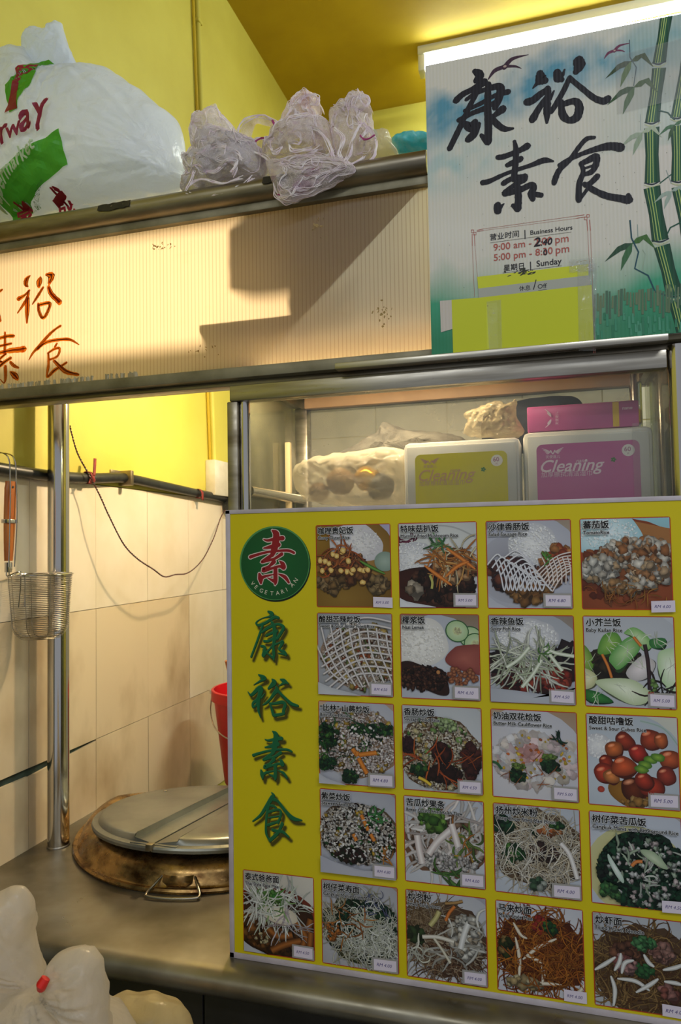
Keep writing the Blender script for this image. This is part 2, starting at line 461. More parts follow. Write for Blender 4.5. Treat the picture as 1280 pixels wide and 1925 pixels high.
# painted conduit pair on the left wall
cd = thing('wall_conduit', 'yellow painted cable conduit running down the left wall to the switch box', 'conduit', (-1.10, 2.23, 1.78))
a_, b_ = Vector((-1.105, 2.243, 1.785)), Vector((-1.105, 2.135, 3.54))
G().tube([a_, b_], .009, 10).build('pipe', M['yellow'], cd)
G().tube([a_+Vector((0, -.03, 0)), b_+Vector((0, -.03, 0))], .005, 8).build('pipe', M['ceil'], cd)
for t_ in (.2, .55, .85):
    p = a_.lerp(b_, t_); G().box(p-Vector((.008, .016, .006)), p+Vector((.011, .014, .006)), .002).build('saddle_clip', M['yellow'], cd)
# switch box
sb = thing('switch_box', 'white wall socket box at the end of the black hose', 'socket', (-1.112, 2.32, 1.72))
p = atX(410, 895, -1.11)
G().box((-1.112, 2.19, 1.67), (-1.075, 2.30, 1.79), .004).build('box_body', M['white'], sb)
G().box((-1.112, 2.305, 1.66), (-1.06, 2.37, 1.77), .004).build('box_body', M['white'], sb)
G().box((-1.0605, 2.32, 1.70), (-1.055, 2.35, 1.74), .002).build('rocker', M['goldlid'], sb)

# ceiling light
cl = thing('ceiling_light', 'lit fluorescent tube on a white batten under the yellow ceiling', 'light', (.15, 2.9, 3.54))
A = Vector((-.477, 2.90, 0)); B = Vector((.80, 2.92, 0))
G().box((A.x, 2.865, 3.505), (B.x, 2.935, 3.541), .004).build('batten', M['batten'], cl)
G().tube([(A.x+.025, 2.90, 3.468), (B.x-.025, 2.92, 3.468)], .0165, 16).build('tube', M['tube'], cl)
for x in (A.x, B.x-.028):
    G().box((x, 2.872, 3.44), (x+.028, 2.932, 3.507), .004).build('lamp_holder', M['batten'], cl)

rcl = thing('ceiling_light', 'unlit batten on the ceiling at the right, added with the fill lamp outside the view', 'light', (1.35, 2.1, 3.54))
G().box((1.315, 1.5, 3.505), (1.385, 2.7, 3.541), .004).build('batten', M['batten'], rcl)  # unseen fitting added to go with the rear fill lamp
G().tube([(1.35, 1.53, 3.486), (1.35, 2.67, 3.486)], .013, 16).build('tube', M['batten'], rcl)

# warm lamp inside the stall
wlmp = thing('hanging_lamp', 'warm bulb in a small shade on an arm behind the banner', 'lamp', LAMP)
G().tube(spline([(LAMP.x, 1.41, 2.045), (LAMP.x, 1.55, 2.05), (LAMP.x, 1.70, 2.075), LAMP+Vector((0, 0, .09))], 6), .005, 8).build('lamp_arm', M['steel'], wlmp)
G().lathe([(.016, .10), (.03, .098), (.05, .07), (.095, .045), (.097, .043), (.05, .066), (.016, .09)], LAMP, 32).build('lamp_shade', M['shade'], wlmp)  # unseen shade, shaped to keep the lamp's light off the ceiling
G().lathe([(.0, .0245), (.012, .024), (.0195, .012), (.0195, 0), (.013, -.014), (0, -.0195)], LAMP+Vector((0, 0, .0)), 20).build('bulb', plastic_film('frosted_bulb_glass', 0xfff0d0, .3, .9), wlmp)
G().tube([LAMP+Vector((0, 0, .024)), LAMP+Vector((0, 0, .09))], .013, 12).build('socket', M['white'], wlmp)

# ================================================================== counter
ct = thing('steel_worktop', 'stained stainless steel worktop with a rolled front edge', 'counter', (0, 1.5, .85))
prof = [(1.085, .85)]
for i in range(13):
    a = i/12*math.pi; prof.append((1.052-.0235*math.sin(a)*1.25, .828+.022*math.cos(a)))
prof += [(1.075, .806)]
X0, X1 = -1.112, 1.3; xs = [X0+.215*i/6 for i in range(6)]+[X0+.215+(X1-X0-.215)*i/30 for i in range(31)]; g = G(); K = len(prof)
def yb(x): return min(1.80, 1.62+(x-X0)*.84)
g.add([(x, y, z) for x in xs for y, z in prof+[(yb(x), .806), (yb(x), .85)]],
      [(i*(K+2)+j, i*(K+2)+(j+1) % (K+2), (i+1)*(K+2)+(j+1) % (K+2), (i+1)*(K+2)+j) for i in range(len(xs)-1) for j in range(K+2)]
      + [tuple(range(K+2)), tuple((len(xs)-1)*(K+2)+j for j in range(K+2))[::-1]])
g.build('worktop', M['worktop'], ct, ang=60)
cb = thing('counter_base', 'dark tiled base wall under the steel worktop', 'counter base', (0, 1.5, 0))
G().box((-1.105, 1.10, 0), (1.28, 1.64, .805)).build('core', M['grout'], cb, smooth=False)
for i in range(8):
    for j in range(3):
        x = -1.105+.02+(i-.0)*.3-.02
        xj = -.566+.3*(i-2)
        x0, x1 = max(xj+.0015, -1.104), xj+.2985
        if x1 > x0+.02: G().box((x0, 1.092, .802-.262*(j+1)+.003), (x1, 1.101, .802-.262*j), .001).build('tile', M['darktile'], cb, smooth=False)

# ================================================================== stall canopy
YB = 1.10
cn = thing('stall_canopy', 'long stainless steel canopy frame carrying the backlit banner', 'canopy', (-.4, 1.25, 1.77))
XL, XR = -1.10, .365
rp = [(1.43, 2.106)]
for i in range(11):
    a = R(90+i*18); rp.append((1.098+.030*math.cos(a), 2.0865+.0205*math.sin(a)))
rp += [(1.43, 2.066)]
def extrude(prof, x0, x1, n=1):
    k = len(prof)
    return G().add([(x0+(x1-x0)*i/n, y, z) for i in range(n+1) for y, z in prof],
                   [(i*k+j, i*k+(j+1) % k, (i+1)*k+(j+1) % k, (i+1)*k+j) for i in range(n) for j in range(k)]
                   + [tuple(range(k)), tuple(n*k+j for j in range(k))[::-1]])
extrude(rp, XL, -.1695, 20).build('top_shelf', M['rail'], cn, ang=50)
G().box((XL, 1.088, 2.054), (-.1695, 1.104, 2.0675), .0012).build('top_strip', M['lip'], cn)
G().box((XL, 1.086, 1.7765), (XR, 1.112, 1.795), .002).build('bottom_strip', M['lip'], cn)
G().box((XL, 1.105, 1.768), (XR, 1.135, 1.7765), .001).build('bottom_channel', M['rail'], cn)
G().box((XL, 1.385, 1.868), (-.57, 1.410, 1.905), .002).build('back_rail', M['steel'], cn)
G().box((XL, 1.395, 2.018), (XR, 1.425, 2.067), .002).build('back_rail', M['steel'], cn)
G().box((-1.098, 1.10, 1.868), (-1.090, 1.38, 1.896), .002).build('side_rail', M['steel'], cn)
G().box((-.57, 1.405, 1.808), (XR, 1.418, 1.870), .001).build('light_stop_strip', M['steel_dull'], cn)  # unseen strip added to stop lamp light leaking under the shelf
G().box((-.57, 1.135, 1.870), (XR, 1.42, 1.882), .001).build('inner_shelf', M['board'], cn)
pole = G().tube([(-1.0595, 1.372, .85), (-1.0595, 1.372, 2.067)], .0232, 28).build('pole', M['chrome'], cn)
G().lathe([(.0232, .004), (.0245, .002), (.0245, 0), (0, 0)], (-1.0595, 1.372, .85), 28).build('pole_foot', M['steel'], cn)
def tapepatch(px0, px1, jag):
    a0 = at(*px0, 1.07); a1 = at(*px1, 1.07); n = 9; vs = []
    for i in range(n+1):
        x = a0.x+(a1.x-a0.x)*i/n
        for h in (0, 1):
            z = 2.0885+(.010 if h else -.004)+rnd.uniform(-jag, jag)
            a = math.asin(max(-1, min(1, (z-2.0865)/.0205))); vs.append((x, 1.098-.0302*math.cos(a)-.0024, z))
    G().add(vs, [(2*i, 2*i+2, 2*i+3, 2*i+1) for i in range(n)]).build('tape_patch', M['tape'], cn)
tapepatch((185, 395), (245, 385), .0022); tapepatch((494, 345), (541, 338), .0008)

# banner
bn = thing('stall_banner', 'white corrugated plastic banner glowing warm from behind with marker lettering', 'banner', (-.6, 1.1, 1.79))
G().add([(XL, YB, 1.79), (-.145, YB, 1.79), (-.145, YB, 2.056), (XL, YB, 2.056)], [(0, 1, 2, 3)]).build('panel', M['banner'], bn, smooth=False)
def CB(L): return [(at(x/7.7, 490+y/7.7, 1.0985).x, at(x/7.7, 490+y/7.7, 1.0985).z, w_/7.7*.00112) for x, y, w_ in L]
inks = Sheet(1.0993); rr = random.Random(3)
BCH = [[(430, 215, 20), (380, 270, 70), (370, 340, 60), (400, 375, 20)], [(420, 430, 30), (350, 500, 40), (265, 550, 60)],
 [(410, 440, 35), (390, 540, 50), (330, 640, 45), (250, 755, 20)], [(395, 540, 60), (390, 700, 70), (385, 900, 25)],
 [(580, 240, 30), (565, 300, 90), (560, 370, 50)], [(670, 200, 40), (740, 220, 100), (710, 320, 50)],
 [(620, 385, 35), (550, 500, 45), (465, 630, 20)], [(700, 380, 50), (740, 480, 70), (860, 600, 70)],
 [(550, 620, 30), (560, 720, 45), (605, 820, 45), (660, 790, 50), (720, 620, 50), (600, 630, 50), (555, 650, 40)],
 [(870, 945, 35), (800, 990, 35), (700, 1080, 45), (540, 1260, 45), (470, 1340, 35), (415, 1435, 14)],
 [(540, 1280, 40), (650, 1190, 45), (800, 1150, 45), (1000, 1140, 40), (1140, 1215, 12)], [(820, 1200, 30), (790, 1250, 30)],
 [(690, 1340, 30), (780, 1280, 35), (860, 1270, 35), (830, 1380, 35), (720, 1430, 30)],
 [(695, 1340, 30), (700, 1500, 40), (680, 1680, 35), (780, 1590, 50), (860, 1540, 40), (960, 1475, 35)],
 [(780, 1450, 40), (860, 1530, 50), (960, 1610, 60), (1130, 1650, 40)],
 [(-60, 1140, 45), (90, 1095, 50), (195, 1090, 45)], [(70, 1040, 30), (70, 1200, 40), (65, 1340, 40)], [(-50, 1245, 40), (160, 1200, 35)],
 [(-90, 1360, 40), (100, 1310, 60), (345, 1280, 85)], [(80, 1350, 35), (-20, 1440, 40), (30, 1470, 30)], [(150, 1410, 45), (60, 1470, 50), (-40, 1560, 40)],
 [(150, 1470, 40), (200, 1520, 50), (265, 1550, 30)], [(75, 1530, 50), (80, 1680, 45), (60, 1770, 20), (5, 1720, 14)], [(150, 1610, 30), (210, 1660, 90), (250, 1710, 50)],
 [(-90, 470, 30), (0, 440, 35), (30, 420, 30)], [(-120, 560, 30), (-40, 700, 35), (5, 870, 35)], [(-260, 420, 30), (-120, 400, 35)], [(-190, 380, 35), (-190, 560, 35), (-230, 850, 30)]]
for L in BCH:
    P = CB(L); inks.brush(P, 0xe07f1c, .12, rr)
    for k in range(3):   # uneven marker passes
        o1 = rr.uniform(-.32, .32); Q = [(x+o1*w_*.6, z+o1*w_*.4, w_*rr.uniform(.10, .22)) for x, z, w_ in P]
        inks.brush(Q, rr.choice((0x7a2d06, 0x8e3c08, 0xe09030)), .3, rr)
    inks.rib([tuple(q) for q in spline([(x+w_*.45, z+w_*.1, w_*.12) for x, z, w_ in P], 6)], 0, 0x53200a)
    inks.rib([tuple(q) for q in spline([(x-w_*.45, z-w_*.1, w_*.10) for x, z, w_ in P], 6)], 0, 0x6e2c0a)
inks.build('marker_lettering', M['ink'], bn)
# tape residue and scuffs along the banner
st = Sheet(1.0991)
for i in range(150):
    x = -1.09+rr.random()*.40; st.poly([(x, 1.7965), (x+rr.uniform(.001, .006), 1.7965), (x+rr.uniform(.001, .006), 1.806+rr.uniform(-.002, .001)), (x, 1.807+rr.uniform(-.003, .001))], rr.choice((0xa59a7c, 0x968a6a, 0xb8ae95)))
for (cx, cy, sx, sy, n, c) in ((597, 425, 12, 18, 14, 0x9a7c46), (718, 590, 18, 24, 22, 0x9a7b3a), (300, 465, 26, 8, 18, 0xb88b46), (385, 655, 30, 14, 12, 0xa27c40)):
    for i in range(n):
        p = at(cx+rr.gauss(0, sx*.45), cy+rr.gauss(0, sy*.45), YB); st.ell(p.x, p.z, rr.uniform(.0008, .003), rr.uniform(.0005, .002), c, c, rr.uniform(0, 3), 7, .4, rr)
tag(st.build('tape_residue', M['print'], bn), kind='stuff')

# cartons behind the banner on the inner shelf, the tall one added
bx = thing('stored_carton', 'brown carton seen only as a shadow behind the banner', 'box', (-.4, 1.25, 1.942))
G().box((-.535, 1.24, 1.942), (-.365, 1.38, 2.024), .003).build('carton_body', M['carton'], bx)
G().box((-.535, 1.2385, 1.975), (-.365, 1.2395, 1.99)).build('packing_tape', M['board'], bx)
bx = thing('stored_carton', 'tall carton added right of the flat one to shade the banner', 'box', (-.25, 1.25, 1.942))
G().box((-.360, 1.23, 1.942), (-.14, 1.385, 2.0635), .003).build('carton_body', M['carton'], bx)  # unseen block added so the warm glow fades along the banner's top
bx = thing('stored_carton', 'lower flat carton under the wide one behind the banner', 'box', (-.3, 1.3, 1.883))
G().box((-.445, 1.22, 1.8825), (-.12, 1.39, 1.9415), .003).build('carton_body', M['carton'], bx)
G().box((-.445, 1.2185, 1.905), (-.12, 1.2195, 1.918)).build('packing_tape', M['board'], bx)

# ================================================================== display cabinet
dc = thing('display_cabinet', 'steel framed glass display cabinet under the canopy', 'cabinet', (-.17, 1.25, .85))
CX0, CX1, CY0, CY1 = -.509, .172, 1.10, 1.43
G().box((CX0, 1.092, 1.7395), (.1605, 1.118, 1.7655), .0015).build('top_rail', M['steel'], dc)
G().box((CX0+.19, 1.070, 1.7725), (.1605, 1.090, 1.782), .001).build('sign_ledge', M['steel'], dc)
G().box((CX0, CY1-.02, 1.780), (CX1, CY1, 1.806), .0015).build('top_rail', M['steel_dull'], dc)
G().box((CX0, 1.118, 1.806), (CX1, CY1-.02, 1.811)).build('roof', M['board'], dc, smooth=False)
for x0, x1 in ((CX0, CX0+.016), (CX1-.016, CX1)): G().box((x0, 1.118, 1.782), (x1, CY1-.02, 1.805)).build('top_side_rail', M['rail'], dc)
G().box((CX0-.006, CY0-.006, .85), (CX0+.013, CY0+.016, 1.7395), .002).build('post', M['rail'], dc)
G().tube([(CX0+.021, CY0+.006, .85), (CX0+.021, CY0+.006, 1.7395)], .008, 16).build('post_trim', M['chrome'], dc)
G().tube([(CX1+.004, CY0+.004, .85), (CX1+.004, CY0+.004, 1.772)], .0135, 24).build('post', M['chrome'], dc)
G().box((CX1+.019, CY0-.004, .85), (CX1+.045, CY0+.02, 1.776), .002).build('post', M['rail'], dc)
G().box((CX0, CY1-.03, .85), (CX0+.03, CY1, 1.780), .003).build('post', M['steel'], dc)
G().tube([(CX1-.022, CY1-.04, .85), (CX1-.022, CY1-.04, 1.805)], .011, 20).build('post', M['chrome'], dc)
G().box((CX0+.03, 1.104, .86), (CX1-.008, 1.108, 1.7395)).build('front_glass', M['glass'], dc, smooth=False)
G().box((CX0+.001, 1.12, .86), (CX0+.005, CY1-.03, 1.782)).build('side_glass', M['glass_side'], dc, smooth=False)
G().box((CX1-.005, 1.12, .86), (CX1-.001, CY1-.03, 1.782)).build('side_glass', M['glass_side'], dc, smooth=False)
G().box((CX0+.03, CY1-.008, .86), (CX1-.03, CY1-.004, 1.780)).build('back_glass', M['frost'], dc, smooth=False)
ZS = 1.545
G().box((CX0+.03, 1.385, 1.777), (CX1-.03, 1.398, 1.8055), .001).build('rear_header', mat('tan_header_board', 0xb9946c, 0xa5825c, 8, rough=.55), dc)
G().box((CX0+.006, 1.112, ZS-.004), (CX1-.006, CY1-.012, ZS), .001).build('shelf', M['chrome'], dc)
G().tube([(CX0+.018, 1.125, 1.592), (CX0+.018, CY1-.035, 1.592)], .010, 16).build('side_bar', M['chrome'], dc)
G().box((CX0+.006, 1.112, ZS), (CX0+.05, CY1-.035, ZS+.014), .004).build('shelf_lip', M['steel'], dc)

cs = thing('cabinet_fill_lamp', 'unseen warm strip added under the cabinet roof to brighten the inside', 'lamp', (-.3, 1.13, 1.80))
G().box((-.47, 1.122, 1.798), (-.10, 1.140, 1.8058), .001).build('lamp_housing', M['white'], cs)  # made-up lamp, added to fill the dark cabinet with warm light
G().box((-.465, 1.125, 1.7965), (-.105, 1.137, 1.7982)).build('diffuser', M['bulb'], cs)
light('cabinet_fill_light', 'AREA', (-.285, 1.131, 1.7955), (R(10), 0, 0), 4.2, (1, .82, .56), (.36, .012))  # fill light of the added strip

# ---- things inside the cabinet
def wipe_tub(x0, x1, z1, base, cn_, txt, wrapped, label):
    t = thing('wipes_tub', label, 'tub', ((x0+x1)/2, 1.16, ZS), 'tubs of cleaning wipes in the cabinet')
    y0 = 1.150
    G().box((x0, y0, ZS), (x1, y0+.055, z1), .009).build('tub_body', M['tub'], t)
    G().box((x0+.006, y0-.004, ZS+.001), (x1-.006, y0+.002, z1-.007), .003).build('lid_panel', M['tub'], t)
    s = Sheet(y0-.0046); wl_ = x1-x0; a, b, c, d = x0+.020, x1-.020, ZS+.002, z1-.021; r = .009
    pts = [(a, c), (b, c)]+[(b-r+r*math.cos(q), d-r+r*math.sin(q)) for q in [i*math.pi/8 for i in range(5)]]+[(a+r+r*math.cos(q), d-r+r*math.sin(q)) for q in [math.pi/2+i*math.pi/8 for i in range(5)]]
    s.poly(pts, base)
    mx = a+.024                            # winged heart mark
    for sg in (-1, 1):
        for k in range(4): s.brush([(mx+sg*.004, d-.012, .002), (mx+sg*(.009-k*.0006), d-.009-k*.0018, .0016), (mx+sg*(.0155-k*.002), d-.0062-k*.0026, .0008)], cn_)
    s.brush([(mx-.003, d-.010, .0018), (mx, d-.015, .0016), (mx+.003, d-.010, .0018)], txt)
    s.text('天使逐儿', mx-.0105, d-.0215, cn_, width=.021, bold=.01)
    s.text('nano', (a+b)/2-.016, d-.030, cn_, width=.016, shear=.2, bold=.02)
    s.text('Cleaning', a+.006, d-.0425, txt, width=(b-a)*.62, shear=.35, bold=.015, res=3)
    s.text('加厚擦拭清洁湿巾', a+.006, d-.050, cn_, width=(b-a)*.5, bold=.0)
    s.ell(b-.016, d-.015, .009, .009, 0xe9e6e4, 0xe9e6e4, n=20); s.text('60', b-.0215, d-.0165, 0xb07a9c, width=.009, bold=.02); s.text('片', b-.018, d-.0215, 0xb07a9c, width=.0035)
    for q in (0, 72, 144, 216, 288): s.ell(b-.037+.0022*math.cos(R(q)), d-.028+.0022*math.sin(R(q)), .0018, .0014, 0x3f8a3a, 0x2f6a30, R(q), 8)
    s.poly([(a+.010, c+.002), (a+.020, c+.001), (a+.0225, c+.009), (a+.013, c+.010)], 0xdfe6ea)
    s.text('emiao', a+.026, c+.008, 0xc8403a, width=.014, bold=.02); s.text('依玲', a+.027, c+.001, 0xc8403a, width=.011, bold=.02)
    for k in range(2): s.text('易擦净', a+.052, c+.008-k*.006, 0x6b7f4a, width=.010); s.ell(a+.049, c+.0095-k*.006, .0014, .0014, 0x3f8a3a, 0x3f8a3a, n=8)
    s.build('tub_label', M['print'], t)
    if wrapped:
        vs, fs = [], []
        def w(u, v):
            x = x1-.030+u*.036; z = ZS+.001+v*(z1-ZS+.002)
            q = Vector((x*38, z*16, 2)); return (x, y0-.0078-.0022*abs(noise.noise(q*1.5))-.0018*math.sin((x+z*.7)*520)*(u), z)
        G().grid(w, 26, 30).build('cling_wrap', M['clearwrap'], t)
    return t
wipe_tub(-.2295, -.0445, 1.662, 0xd2c81c, 0xb98f7e, 0xc9a06a, False, 'tub of cleaning wipes with a yellow label, left of the two')
wipe_tub(-.0405, .147, 1.668, 0xc765a4, 0xe9cfe0, 0xf0dcea, True, 'tub of cleaning wipes with a pink label in cling wrap, right of the two')
pb = thing('wipes_carton', 'small pink carton lying on top of the pink labelled tub', 'box', (.06, 1.2, 1.669))
G().box((-.033, 1.158, 1.669), (.129, 1.205, 1.7085), .002).build('carton_body', mat('pink_carton', 0xc65f9a, rough=.3), pb)
s = Sheet(1.1575)
for sg in (-1, 1):
    for k in range(4): s.brush([(.002, 1.689+sg*.003, .002), (.0005-k*.001, 1.689+sg*.008, .0016), (-.006+k*.002, 1.689+sg*(.014-k*.0015), .0008)], 0xf0dcea)
s.text('天使逐儿', .013, 1.678, 0xf0dcea, width=.020, rot=R(90)); s.poly([(.092, 1.670), (.101, 1.670), (.101, 1.7075), (.092, 1.7075)], 0xd8b43a)
s.text('nano', .106, 1.695, 0xf0dcea, width=.014, bold=.01)
s.build('carton_print', M['print'], pb)
# grey knit cloth draped behind
v_, f_ = inflate([(612, 872), (640, 852), (672, 836), (690, 822), (712, 812), (722, 795), (740, 800), (760, 808), (800, 812), (850, 818), (880, 835), (880, 900), (700, 905), (640, 890)], 1.27, .045, 5, amp=.006, freq=26)
tag(G().add(v_, f_).build('knit_cloth', M['cloth']), 'crumpled dark grey knitted cloth behind the plastic bag in the cabinet', 'cloth')
v_, f_ = inflate([(552, 888), (566, 868), (600, 858), (660, 850), (720, 842), (765, 850), (790, 900), (780, 950), (700, 955), (620, 950), (575, 940), (556, 915)], 1.19, .035, 9, amp=.010, freq=22)
cbg = G().add(v_, f_).build('clear_bag', M['film_clear']); tag(cbg, 'clear crumpled plastic bag of snacks left of the yellow labelled tub', 'bag')
for i, (cx, cy, r_, m_) in enumerate(((640, 905, 26, 'carton'), (690, 900, 24, 'goldlid'), (715, 915, 26, 'navy'), (600, 925, 18, 'board'))):
    p = at(cx, cy, 1.20); k = r_*.00085
    G().add(*inflate([(cx-r_, cy), (cx-r_*.7, cy-r_*.7), (cx, cy-r_), (cx+r_*.8, cy-r_*.6), (cx+r_, cy), (cx+r_*.6, cy+r_*.8), (cx-r_*.5, cy+r_*.9)], 1.195, .02, 30+i, amp=.003, rings=8, per=3)).build('snack_piece', M[m_], cbg)
v_, f_ = inflate([(872, 815), (878, 790), (872, 778), (900, 768), (930, 756), (955, 762), (972, 752), (970, 780), (985, 815), (950, 822), (900, 822)], 1.20, .022, 12, amp=.010, freq=48, per=5)
tag(G().add(v_, f_).build('cellophane_packet', M['cello']), 'crinkled brown cellophane packet on top of the yellow labelled tub', 'packet')
jar = thing('gold_lid_jar', 'clear jar with a gold lid at the right end of the cabinet', 'jar', (.13, 1.3, ZS))
jc = (.115, 1.30)
G().lathe([(0, 0), (.034, 0), (.036, .004), (.036, .13), (.030, .142), (.030, .150)], (*jc, ZS), 32).build('jar_body', M['clearwrap'], jar)
G().lathe([(0, .03), (.033, .03), (.033, .12), (0, .122)], (*jc, ZS), 32).build('jar_contents', mat('brown_green_contents', 0x5d6a34, 0x6b4a24, 40, rough=.8), jar)
G().lathe([(.033, .148), (.034, .150), (.034, .170), (.032, .172), (0, .172)], (*jc, ZS), 32).build('jar_lid', M['goldlid'], jar)
v_, f_ = inflate([(905, 800), (930, 770), (985, 752), (1060, 745), (1095, 760), (1100, 830), (1000, 850), (920, 850)], 1.36, .04, 21, amp=.004, freq=14)
tag(G().add(v_, f_).build('dark_cloth_bag', M['navy']), 'dark navy cloth bag at the back of the cabinet behind the pink carton', 'bag')
tag(G().box((-.497, 1.315, ZS+.015), (-.486, 1.326, 1.70), .002).build('wooden_stick', mat('pale_wood', 0xd8c49a, rough=.6)), 'pale wooden stick standing in the left rear corner of the cabinet', 'stick')

# ================================================================== wall hose, ties, wire
hz = [(-60, 868), (0, 881), (98, 895), (170, 899), (235, 899), (300, 912), (360, 925), (425, 938)]
hp = [atX(x, y, -1.0960) for x, y in hz]
hs = thing('black_hose', 'thick black rubber hose running along the top of the wall tiles', 'hose', hp[3])
G().tube(spline(hp, 8), .0132, 16).build('hose', M['black'], hs)
p = atX(238, 900, -1.09)
G().box((-1.118, p.y-.004, p.z-.018), (-1.074, p.y+.010, p.z+.022), .002).build('bracket', M['steel_dull'], hs)
G().box((-1.114, p.y-.045, p.z+.010), (-1.108, p.y+.012, p.z+.022), .001).build('bracket_plate', M['steel_dull'], hs)
p = atX(424, 938, -1.09); G().box((-1.10, p.y, p.z-.04), (-1.07, p.y+.045, p.z+.012), .003).build('hose_coupling', M['black'], hs)
tiedata = [((166, 898), True, 'dark red strap tied round the hose right of the pole, loose end up'), ((373, 928), False, 'dark red strap wound round the hose near the socket box'), ((3, 1055), False, 'dark red strap end hanging below the hose at the left')]
for (x, y), tall, lb in tiedata[:2]:
    p = atX(x, y, -1.09); g = G()
    ring = [(p.x+.0155*math.cos(a), p.y+(.004 if a > 3 else -.002), p.z+.0155*math.sin(a)) for a in [i*math.pi/8 for i in range(16)]]
    vs = []
    for q in ring: vs += [(q[0], q[1]-.006, q[2]), (q[0], q[1]+.006, q[2])]
    g.add(vs, [(2*i, 2*((i+1) % 16), 2*((i+1) % 16)+1, 2*i+1) for i in range(16)])
    if tall: g.grid(lambda u, v: (p.x+.014-.004*v, p.y-.003+u*.010+.010*v, p.z+.004+v*.045-.006*math.sin(v*3)), 2, 8); g.grid(lambda u, v: (p.x+.014+.002*v, p.y-.014+u*.010-.010*v, p.z-.004-v*.012), 2, 4)
    else: g.grid(lambda u, v: (p.x+.014, p.y-.006+u*.012, p.z+.004-v*.026), 2, 4)
    o = g.build('strap_tie', M['redtie']); tag(o, lb, 'strap'); sm = o.modifiers.new('s', 'SOLIDIFY'); sm.thickness = .0015
# twisted two-strand wire
wpx = [(131, 800, 0), (145, 850, 0), (166, 890, .012), (187, 930, .02), (205, 970, .03), (232, 1022, .04), (258, 1050, .05), (288, 1070, .06), (309, 1084, .06), (330, 1080, .06), (350, 1078, .06), (368, 1066, .06), (385, 1045, .05), (402, 1010, .04), (414, 975, .03), (423, 958, .02)]
wp = spline([atX(x, y, -1.085+d) for x, y, d in wpx], 22)
tw = thing('twisted_wire', 'thin twisted red and black wire sagging from the hose across the tiles', 'wire', wp[120])
for ph, m_, nm in ((0, 'wire_black', 'black_strand'), (math.pi, 'wire_red', 'red_strand')):
    L = 0; P = []
    for i, q in enumerate(wp):
        if i: L += (q-wp[i-1]).length
        a = L/.014*2*math.pi+ph; P.append(q+Vector((math.cos(a), math.sin(a)*.6, math.sin(a)))*.0012)
    G().tube(P, .0012, 5).build(nm, M[m_], tw)

# ================================================================== noodle strainer hanging on the hose
YSx = -1.045
def SX(x, y, X=YSx): return atX(x, y, X)
ns = thing('noodle_strainer', 'wire noodle strainer basket with a wooden handle hooked on the black hose', 'strainer', SX(60, 1080))
top = SX(62, 1080); bot = SX(66, 1195); HH = top.z-bot.z; RT = (SX(121, 1085)-SX(10, 1085)).length/2*.70
ctr = Vector((YSx+.012, top.y+.008, top.z)); g = G()
def brad(t): return RT*(1-.16*t) if t < .8 else RT*(.866-(t-.8)**2*6.5)
NR = 34
for i in range(NR):
    t = i/(NR-1); r_ = brad(t)
    g.tube([(ctr.x+r_*math.cos(a), ctr.y+r_*math.sin(a), ctr.z-.004-t*HH) for a in [k*2*math.pi/28 for k in range(28)]], .00055, 4, closed=True)
for i in range(4):
    r_ = brad(1)*(1-i/4.5)
    g.tube([(ctr.x+r_*math.cos(a), ctr.y+r_*math.sin(a), ctr.z-.004-HH) for a in [k*2*math.pi/20 for k in range(20)]], .00055, 4, closed=True)
tag(g.build('wire_rings', M['steel'], ns), kind='stuff')
g = G()
for k in range(8):
    a = k*math.pi/4+.2
    g.tube([(ctr.x+brad(t)*1.01*math.cos(a), ctr.y+brad(t)*1.01*math.sin(a), ctr.z-t*HH) for t in [j/12 for j in range(13)]]+[(ctr.x, ctr.y, ctr.z-HH-.004)], .0008, 5)
g.build('upright_wires', M['steel_dull'], ns)
G().tube([(ctr.x+RT*1.02*math.cos(a), ctr.y+RT*1.02*math.sin(a), ctr.z) for a in [k*2*math.pi/40 for k in range(40)]], .0019, 8, closed=True).build('rim_wire', M['chrome'], ns)
h0 = SX(16, 1062); h1 = SX(20, 905)
g = G()
def hnd(u, v):
    z = h0.z-.0+.008+(h1.z-h0.z-.008)*v; wv = .0145*(.62+.38*math.sin(min(1, v*1.6)*math.pi/2))*(1 if v < .93 else .85); th = .006
    a = u*2*math.pi; c_ = h0.lerp(h1, v)
    e = .75
    return (c_.x+th*math.copysign(abs(math.sin(a))**e, math.sin(a)), c_.y+wv*math.copysign(abs(math.cos(a))**e, math.cos(a)), z)
g.grid(hnd, 20, 24, cu=True); n_ = len(g.v)
g.f += [tuple(i*24 for i in range(20)), tuple(i*24+23 for i in range(20))]
hd = g.build('handle', M['wood'], ns)
p = h0.lerp(h1, .93); G().tube([p+Vector((.0045, 0, 0)), p+Vector((.0068, 0, 0))], .0025, 10).build('hang_hole', M['black'], hd)
p = h0.lerp(h1, .52); G().box((p.x-.0075, p.y-.0155, p.z-.004), (p.x+.0075, p.y+.0155, p.z+.004), .001).build('handle_band', M['chrome'], hd)
p = h0.lerp(h1, -.04); G().box((p.x-.005, p.y-.006, p.z-.008), (p.x+.005, p.y+.006, p.z+.012), .001).build('ferrule', M['chrome'], ns)
